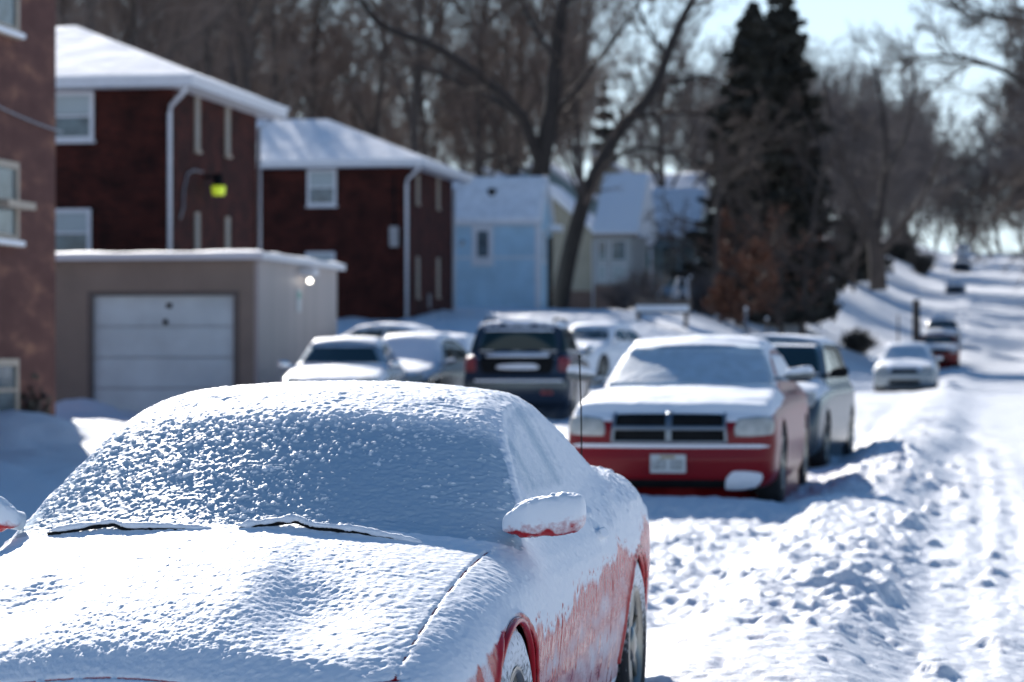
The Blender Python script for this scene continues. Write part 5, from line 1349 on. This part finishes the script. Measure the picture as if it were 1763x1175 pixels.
# the street trees, both sides, up to and past the crest
for i, (w, q, sc, v) in enumerate(((160, -19, 0.95, 1), (172, -10.5, 0.8, 2), (180, -12.5, 0.85, 5), (196, -9.5, 0.7, 6), (222, -13, 0.95, 6), (238, -10, 0.85, 5), (255, -13, 0.9, 5), (188, -15, 0.8, 3), (200, -22, 1.0, 6), (214, -11, 0.85, 2), (228, -17, 0.95, 4), (246, -10.5, 0.9, 0), (262, -16, 0.95, 1), (282, -10, 0.85, 7), (296, -15, 0.95, 8), (312, -9.5, 0.85, 7), (330, -13, 0.95, 8), (350, -9, 0.9, 7), (362, -17, 1.0, 8))):
    x, y = st2w(w, q)
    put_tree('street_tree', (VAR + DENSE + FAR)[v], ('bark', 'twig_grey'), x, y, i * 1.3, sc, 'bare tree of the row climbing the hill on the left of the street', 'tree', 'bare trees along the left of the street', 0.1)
for i, (w, q, sc, v) in enumerate(((112, 9.0, 1.3, 1), (132, 8.6, 1.45, 5), (150, 9.0, 1.45, 6), (172, 8.6, 1.35, 5), (205, 8.5, 1.3, 6), (228, 8.5, 1.3, 5), (250, 8, 1.3, 7), (275, 7.6, 1.2, 8), (300, 7.8, 1.3, 7), (325, 7.5, 1.2, 8), (350, 7.5, 1.25, 7))):
    x, y = st2w(w, q)
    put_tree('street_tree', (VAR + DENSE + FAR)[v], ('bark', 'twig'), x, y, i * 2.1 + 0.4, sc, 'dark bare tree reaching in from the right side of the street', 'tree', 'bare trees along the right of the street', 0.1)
for i in range(24):
    x, y = st2w(385 + (i * 37) % 70, -48 + i * 3.6)
    put_tree('crest_tree', FAR[i % 2], ('bark', 'twig_grey'), x, y, i * 0.9, rng.uniform(1.15, 1.5), 'hazy bare tree beyond the crest closing the end of the street', 'tree', 'trees beyond the crest', 0.1)

# the two big limbs-out trees by the blue house, built along the limbs one sees
def pxp(D): return lambda p, dy=0.0: np.array([place(p[0], D + dy), D + dy, zpx(p[1], D + dy)])
def smooth_line(pts, n):
    pts = np.array(pts); t = np.linspace(0, len(pts) - 1, n); i = np.minimum(t.astype(int), len(pts) - 2); u = (t - i)[:, None]
    g = lambda j: pts[np.clip(j, 0, len(pts) - 1)]
    p0, p1, p2, p3 = g(i - 1), g(i), g(i + 1), g(i + 2)
    return 0.5 * ((2 * p1) + (p2 - p0) * u + (2 * p0 - 5 * p1 + 4 * p2 - p3) * u ** 2 + (3 * p1 - p0 - 3 * p2 + p3) * u ** 3)
def guided(name, D, limbs, seed, label, mats, kids=(9, 8, 6, 5), base=None):
    f = pxp(D); rng = np.random.default_rng(seed); tr = Twigs(); cr = Twigs()
    b0 = f(limbs[0][0][0]); x, y = b0[0], b0[1]; z = gz(x, y)
    e = empty(name, (x, y, z)); tag(e, label, 'tree')
    org = np.array([x, y, z])
    o = dict(OPT); o['kids'] = [0] + list(kids); o['start'] = [0.2, 0.12, 0.15, 0.1]; o['len'] = [0.5, 0.42, 0.5, 0.5]; o['kids'] = list(kids)
    for (pts, r0, r1, dy) in limbs:
        P = np.array([f(p, dy * i / max(1, len(pts) - 1)) for i, p in enumerate(pts)]) - org
        P = smooth_line(P, max(10, len(pts) * 5)); Rr = np.linspace(r0, r1, len(P)); Rr[-6:] *= np.linspace(1, 0.12, 6)
        tr.limb(P, Rr, 10)
        L = np.linalg.norm(P[-1] - P[0])
        spawn(rng, P, Rr, min(L, 9.0) * 0.9, 1, None, tr, cr, dict(o, start=[0.3, 0.3, 0.15, 0.1], kids=[0, kids[0], kids[1], kids[2], kids[3]], ang=[(0.4, 0.9)] * 5, len=[0.5, 0.42, 0.5, 0.5, 0.5], rad=[0.5, 0.4, 0.5, 0.6, 0.6], rmin=[0.05, 0.04, 0.02, 0.014, 0.011], depth=4))
    obj('trunk', tr.mesh('trunk'), M[mats[0]], e); obj('crown', cr.mesh('crown'), M[mats[1]], e)
    return e
guided('elm_tree', 112, [
    ([(930, 560), (932, 400), (928, 317), (940, 240), (950, 179), (958, 79), (972, -10), (985, -110)], 0.50, 0.20, 0.0),
    ([(934, 300), (905, 215), (889, 190), (845, 147), (778, 99), (746, 79), (659, 44), (620, 0), (560, -60)], 0.26, 0.12, -4.0),
    ([(925, 262), (897, 205), (860, 178), (825, 159), (754, 127), (690, 110)], 0.16, 0.06, 3.0),
    ([(945, 215), (985, 160), (1040, 90), (1090, 20), (1120, -60)], 0.14, 0.05, 5.0),
    ([(955, 100), (915, 40), (880, -40)], 0.12, 0.05, 2.0), ([(940, 300), (900, 290), (850, 270), (800, 262)], 0.09, 0.04, -3.0)],
    31, 'great elm with a straight dark trunk rising behind the pale blue house', ('bark_dark', 'twig'), (9, 8, 7, 5))
guided('leaning_tree', 107, [
    ([(962, 560), (966, 510), (982, 430), (998, 370), (1016, 317), (1063, 230), (1123, 159), (1151, 87), (1175, 32), (1200, -20), (1215, -90)], 0.40, 0.11, 0.0),
    ([(1095, 195), (1130, 150), (1175, 139), (1215, 132), (1260, 150)], 0.14, 0.05, 2.0),
    ([(1050, 250), (1087, 206), (1140, 196), (1200, 196), (1250, 215)], 0.13, 0.05, 3.0),
    ([(1030, 300), (1075, 262), (1120, 255), (1170, 272), (1200, 300)], 0.10, 0.04, 2.0),
    ([(1150, 100), (1110, 40), (1080, -40)], 0.09, 0.04, 2.0)],
    32, 'tree leaning to the right across the cream house front', ('bark_dark', 'twig'), (7, 7, 6, 5))
guided('forked_tree', 150, [
    ([(1512, 500), (1508, 440), (1500, 395), (1470, 330), (1440, 250), (1425, 180), (1420, 110)], 0.50, 0.10, 0.0),
    ([(1506, 420), (1520, 340), (1525, 250), (1515, 160), (1500, 90)], 0.30, 0.08, 3.0),
    ([(1510, 440), (1545, 400), (1585, 345), (1610, 290), (1640, 210)], 0.26, 0.07, -3.0),
    ([(1480, 350), (1450, 300), (1400, 262), (1380, 230)], 0.16, 0.06, 3.0),
    ([(1524, 300), (1560, 230), (1575, 150), (1570, 90)], 0.16, 0.05, 2.0)],
    33, 'wide forked bare tree on the verge right of the dark spruce', ('bark', 'twig_grey'), (8, 8, 6, 5))
guided('overhanging_tree', 95, [
    ([(2050, 620), (2040, 420), (2010, 250), (1960, 100), (1930, -60)], 0.5, 0.16, 0.0),
    ([(2000, 220), (1900, 190), (1800, 160), (1720, 118), (1640, 96), (1570, 100)], 0.16, 0.04, -3.0),
    ([(1960, 110), (1880, 60), (1800, 45), (1730, 30), (1650, 10)], 0.15, 0.04, 4.0),
    ([(2010, 280), (1900, 270), (1820, 300), (1750, 330), (1700, 400)], 0.16, 0.04, 5.0),
    ([(1940, 60), (1860, -20), (1780, -50), (1700, -60)], 0.14, 0.05, 5.0)],
    34, 'large bare tree off to the right whose long limbs hang over the street', ('bark_dark', 'twig'), (14, 11, 8, 6))

def leaf_cards(rng, C, size, droop=0.0):
    """many small quads round the given centres"""
    n = len(C); a = rng.normal(0, 1, (n, 3)); a /= np.linalg.norm(a, axis=1, keepdims=True)
    b = np.cross(a, rng.normal(0, 1, (n, 3))); b /= np.linalg.norm(b, axis=1, keepdims=True)
    s = size * rng.uniform(0.5, 1.3, (n, 1))
    a = a * s; b = b * s * 0.5
    V = np.stack([C - a, C + b, C + a, C - b], 1).reshape(-1, 3)
    F = np.arange(n * 4).reshape(n, 4)
    return V, F
def spruce(px, D, top_y, base_r, seed, label, name='spruce_tree', n_wh=64, sparse=1.0):
    rng = np.random.default_rng(seed); x, y, z = at(px, D)
    H = zpx(top_y, D) - z
    e = empty(name, (x, y, z)); tag(e, label, 'tree')
    tr = Twigs(); tr.limb([(0, 0, -0.5), (0.05, 0, H * 0.5), (0, 0.02, H)], [0.30, 0.16, 0.03], 9)
    br = Twigs(); C = []
    for i in range(n_wh):
        f = (i + rng.random()) / n_wh; h = 0.35 + (H - 0.6) * f
        rr = base_r * (1 - f) ** 0.62 * rng.uniform(0.70, 1.12) + 0.12
        nb = int(10 + 7 * (1 - f))
        for j in range(nb):
            az = rng.uniform(0, 2 * math.pi); r2 = rr * rng.uniform(0.65, 1.12)
            t = np.linspace(0, 1, 6); rad = t * r2; zz = h - 0.28 * r2 * t + 0.22 * r2 * t ** 3
            P = np.stack([rad * math.cos(az), rad * math.sin(az), zz], -1); br.limb(P, 0.035 * (1 - t) + 0.008, 3)
            m = int(36 * r2 * sparse) + 14
            tt = rng.uniform(0.12, 1.0, m) ** 0.8; w = 0.26 * r2 * (1 - tt * 0.7) + 0.07
            off = rng.normal(0, 1, m) * w * 0.55
            cx = tt * r2 * math.cos(az) - off * math.sin(az); cy = tt * r2 * math.sin(az) + off * math.cos(az)
            cz = h - 0.28 * r2 * tt + 0.22 * r2 * tt ** 3 - np.abs(rng.normal(0, 0.11, m)) - 0.05
            C.append(np.stack([cx, cy, cz], -1))
    C = np.concatenate(C); V, F = leaf_cards(rng, C, 0.21)
    obj('trunk', tr.mesh('trunk'), M['bark_dark'], e)
    c = obj('crown', new_mesh('crown', V, F, False), M['needles'], e); obj('branches', br.mesh('branches'), M['bark_dark'], c)
    return e
spruce(1296, 124, -5, 3.5, 41, 'tall dark spruce standing left of its twin by the far lawn')
spruce(1346, 130, -60, 3.1, 42, 'tall dark spruce standing right of its twin by the far lawn')
spruce(1040, 176, 138, 1.5, 43, 'small far spruce whose tip shows above the leaning trunk', n_wh=26)
spruce(1556, 275, 385, 1.7, 44, 'squat dark conifer near the street crest', n_wh=22)
spruce(1462, 205, 350, 2.2, 46, 'dark low conifer in the gap right of the tall spruces', n_wh=26)
spruce(1495, 232, 345, 2.0, 47, 'dark low conifer behind the trunk of the forked tree', n_wh=24)
# small tree keeping its rusty leaves, and grey brush beside it
def leafy(px, D, H, r, seed, label, leafmat, nleaf, name='oak_sapling', size=0.11, twm='twig', lean=(0, 0)):
    rng = np.random.default_rng(seed); x, y, z = at(px, D); e = empty(name, (x, y, z)); tag(e, label, 'tree')
    tr, cr = tree_meshes(seed, H, r, kids=[11, 7, 6, 4], start=[0.12, 0.2, 0.15, 0.1], up=[0.02, 0.03, 0.02, 0.0, 0.0], ang=[(0.7, 1.2), (0.5, 1.0), (0.5, 1.0), (0.4, 0.9)])
    obj('trunk', tr, M['bark'], e); c = obj('crown', cr, M[twm], e)
    V = np.empty(len(cr.vertices) * 3, dtype=np.float32); cr.vertices.foreach_get('co', V); V = V.reshape(-1, 3)
    if nleaf:
        sel = V[rng.integers(0, len(V), nleaf * 3)]; m = noise3(sel[:, 0] * 0.8, sel[:, 1] * 0.8, sel[:, 2] * 0.8, seed) > -0.1; sel = sel[m][:nleaf]
        LV, LF = leaf_cards(rng, sel + rng.normal(0, 0.06, sel.shape), size); obj('leaves', new_mesh('leaves', LV, LF, False), M[leafmat], c)
    return e
leafy(1285, 106, 3.6, 0.09, 51, 'low tree holding rusty orange leaves in front of the spruces', 'dead_leaf', 3000)
leafy(1345, 112, 5.2, 0.12, 52, 'rounded grey-brown tree between the rusty tree and the spruce', 'dead_leaf', 500)
leafy(1250, 116, 4.6, 0.10, 53, 'twiggy brown tree at the right corner of the teal house', 'dead_leaf', 300)
leafy(1225, 112, 8.5, 0.14, 54, 'tall thin bare tree before the left spruce', 'dead_leaf', 0)
leafy(1380, 122, 10.5, 0.15, 55, 'brown bare tree standing against the right spruce', 'dead_leaf', 0)
# shrubs
def shrub(px, D, H, w, seed, label, mat='twig_grey', name='shrub', leaf=None, dens=1.0):
    rng = np.random.default_rng(seed); x, y, z = at(px, D); e = empty(name, (x, y, z)); tag(e, label, 'shrub')
    tr = Twigs()
    for i in range(int(90 * dens)):
        a = rng.uniform(0, 6.28); r0 = rng.uniform(0, w * 0.25); d = np.array([math.cos(a) * w / H * rng.uniform(0.1, 1.0), math.sin(a) * w / H * rng.uniform(0.1, 1.0), 1.0])
        P = [np.array([math.cos(a) * r0, math.sin(a) * r0, -0.1])]
        for j in range(4): d = d + rng.normal(0, 0.16, 3); P.append(P[-1] + d / np.linalg.norm(d) * H / 4 * rng.uniform(0.7, 1.2))
        tr.limb(P, [0.02, 0.016, 0.013, 0.011, 0.009], 3)
        for j in range(5):
            q = P[rng.integers(1, 5)]; d2 = rng.normal(0, 1, 3); d2[2] = abs(d2[2]); d2 /= np.linalg.norm(d2)
            tr.limb([q, q + d2 * 0.2 * H, q + d2 * 0.32 * H + [0, 0, 0.05]], [0.011, 0.009, 0.007], 3)
    me = tr.mesh('stems'); o = obj('stems', me, M[mat], e)
    if leaf:
        V = np.empty(len(me.vertices) * 3, dtype=np.float32); me.vertices.foreach_get('co', V); V = V.reshape(-1, 3)
        LV, LF = leaf_cards(rng, V[rng.integers(0, len(V), int(2600 * dens))] + rng.normal(0, 0.06, (int(2600 * dens), 3)), 0.09); obj('foliage', new_mesh('foliage', LV, LF, False), M[leaf], e)
    return e
shrub(1395, 92, 0.62, 0.45, 61, 'small round dark shrub alone on the sunny lawn', leaf='needles', dens=0.8)
shrub(1105, 104, 1.5, 1.0, 62, 'grey brush at the foot of the teal house porch')
shrub(1068, 100, 1.0, 0.9, 63, 'low grey brush under the cream house bay')
shrub(1588, 262, 2.0, 1.6, 65, 'dark thicket farther up the left verge', leaf='needles', dens=1.5)
shrub(3, 38.9, 0.7, 0.5, 66, 'dark shrub poking from the snow heap at the left edge', leaf='needles', dens=0.8)
shrub(1212, 110, 1.6, 1.0, 67, 'brown brush beside the teal house steps')
shrub(1475, 128, 0.9, 1.0, 68, 'dark low shrub on the shaded bank below the spruces', leaf='needles', dens=0.9)
for i, (px, D, H) in enumerate(((1188, 104, 1.5), (1320, 96, 1.2), (1546, 140, 1.8))):
    e = post('garden_post', px, D, H, 0.05, ['thin post beside the handrail on the upper lawn', 'short thin post in the middle of the sunny lawn', 'leaning thin post by the forked tree'][i], 'wood')
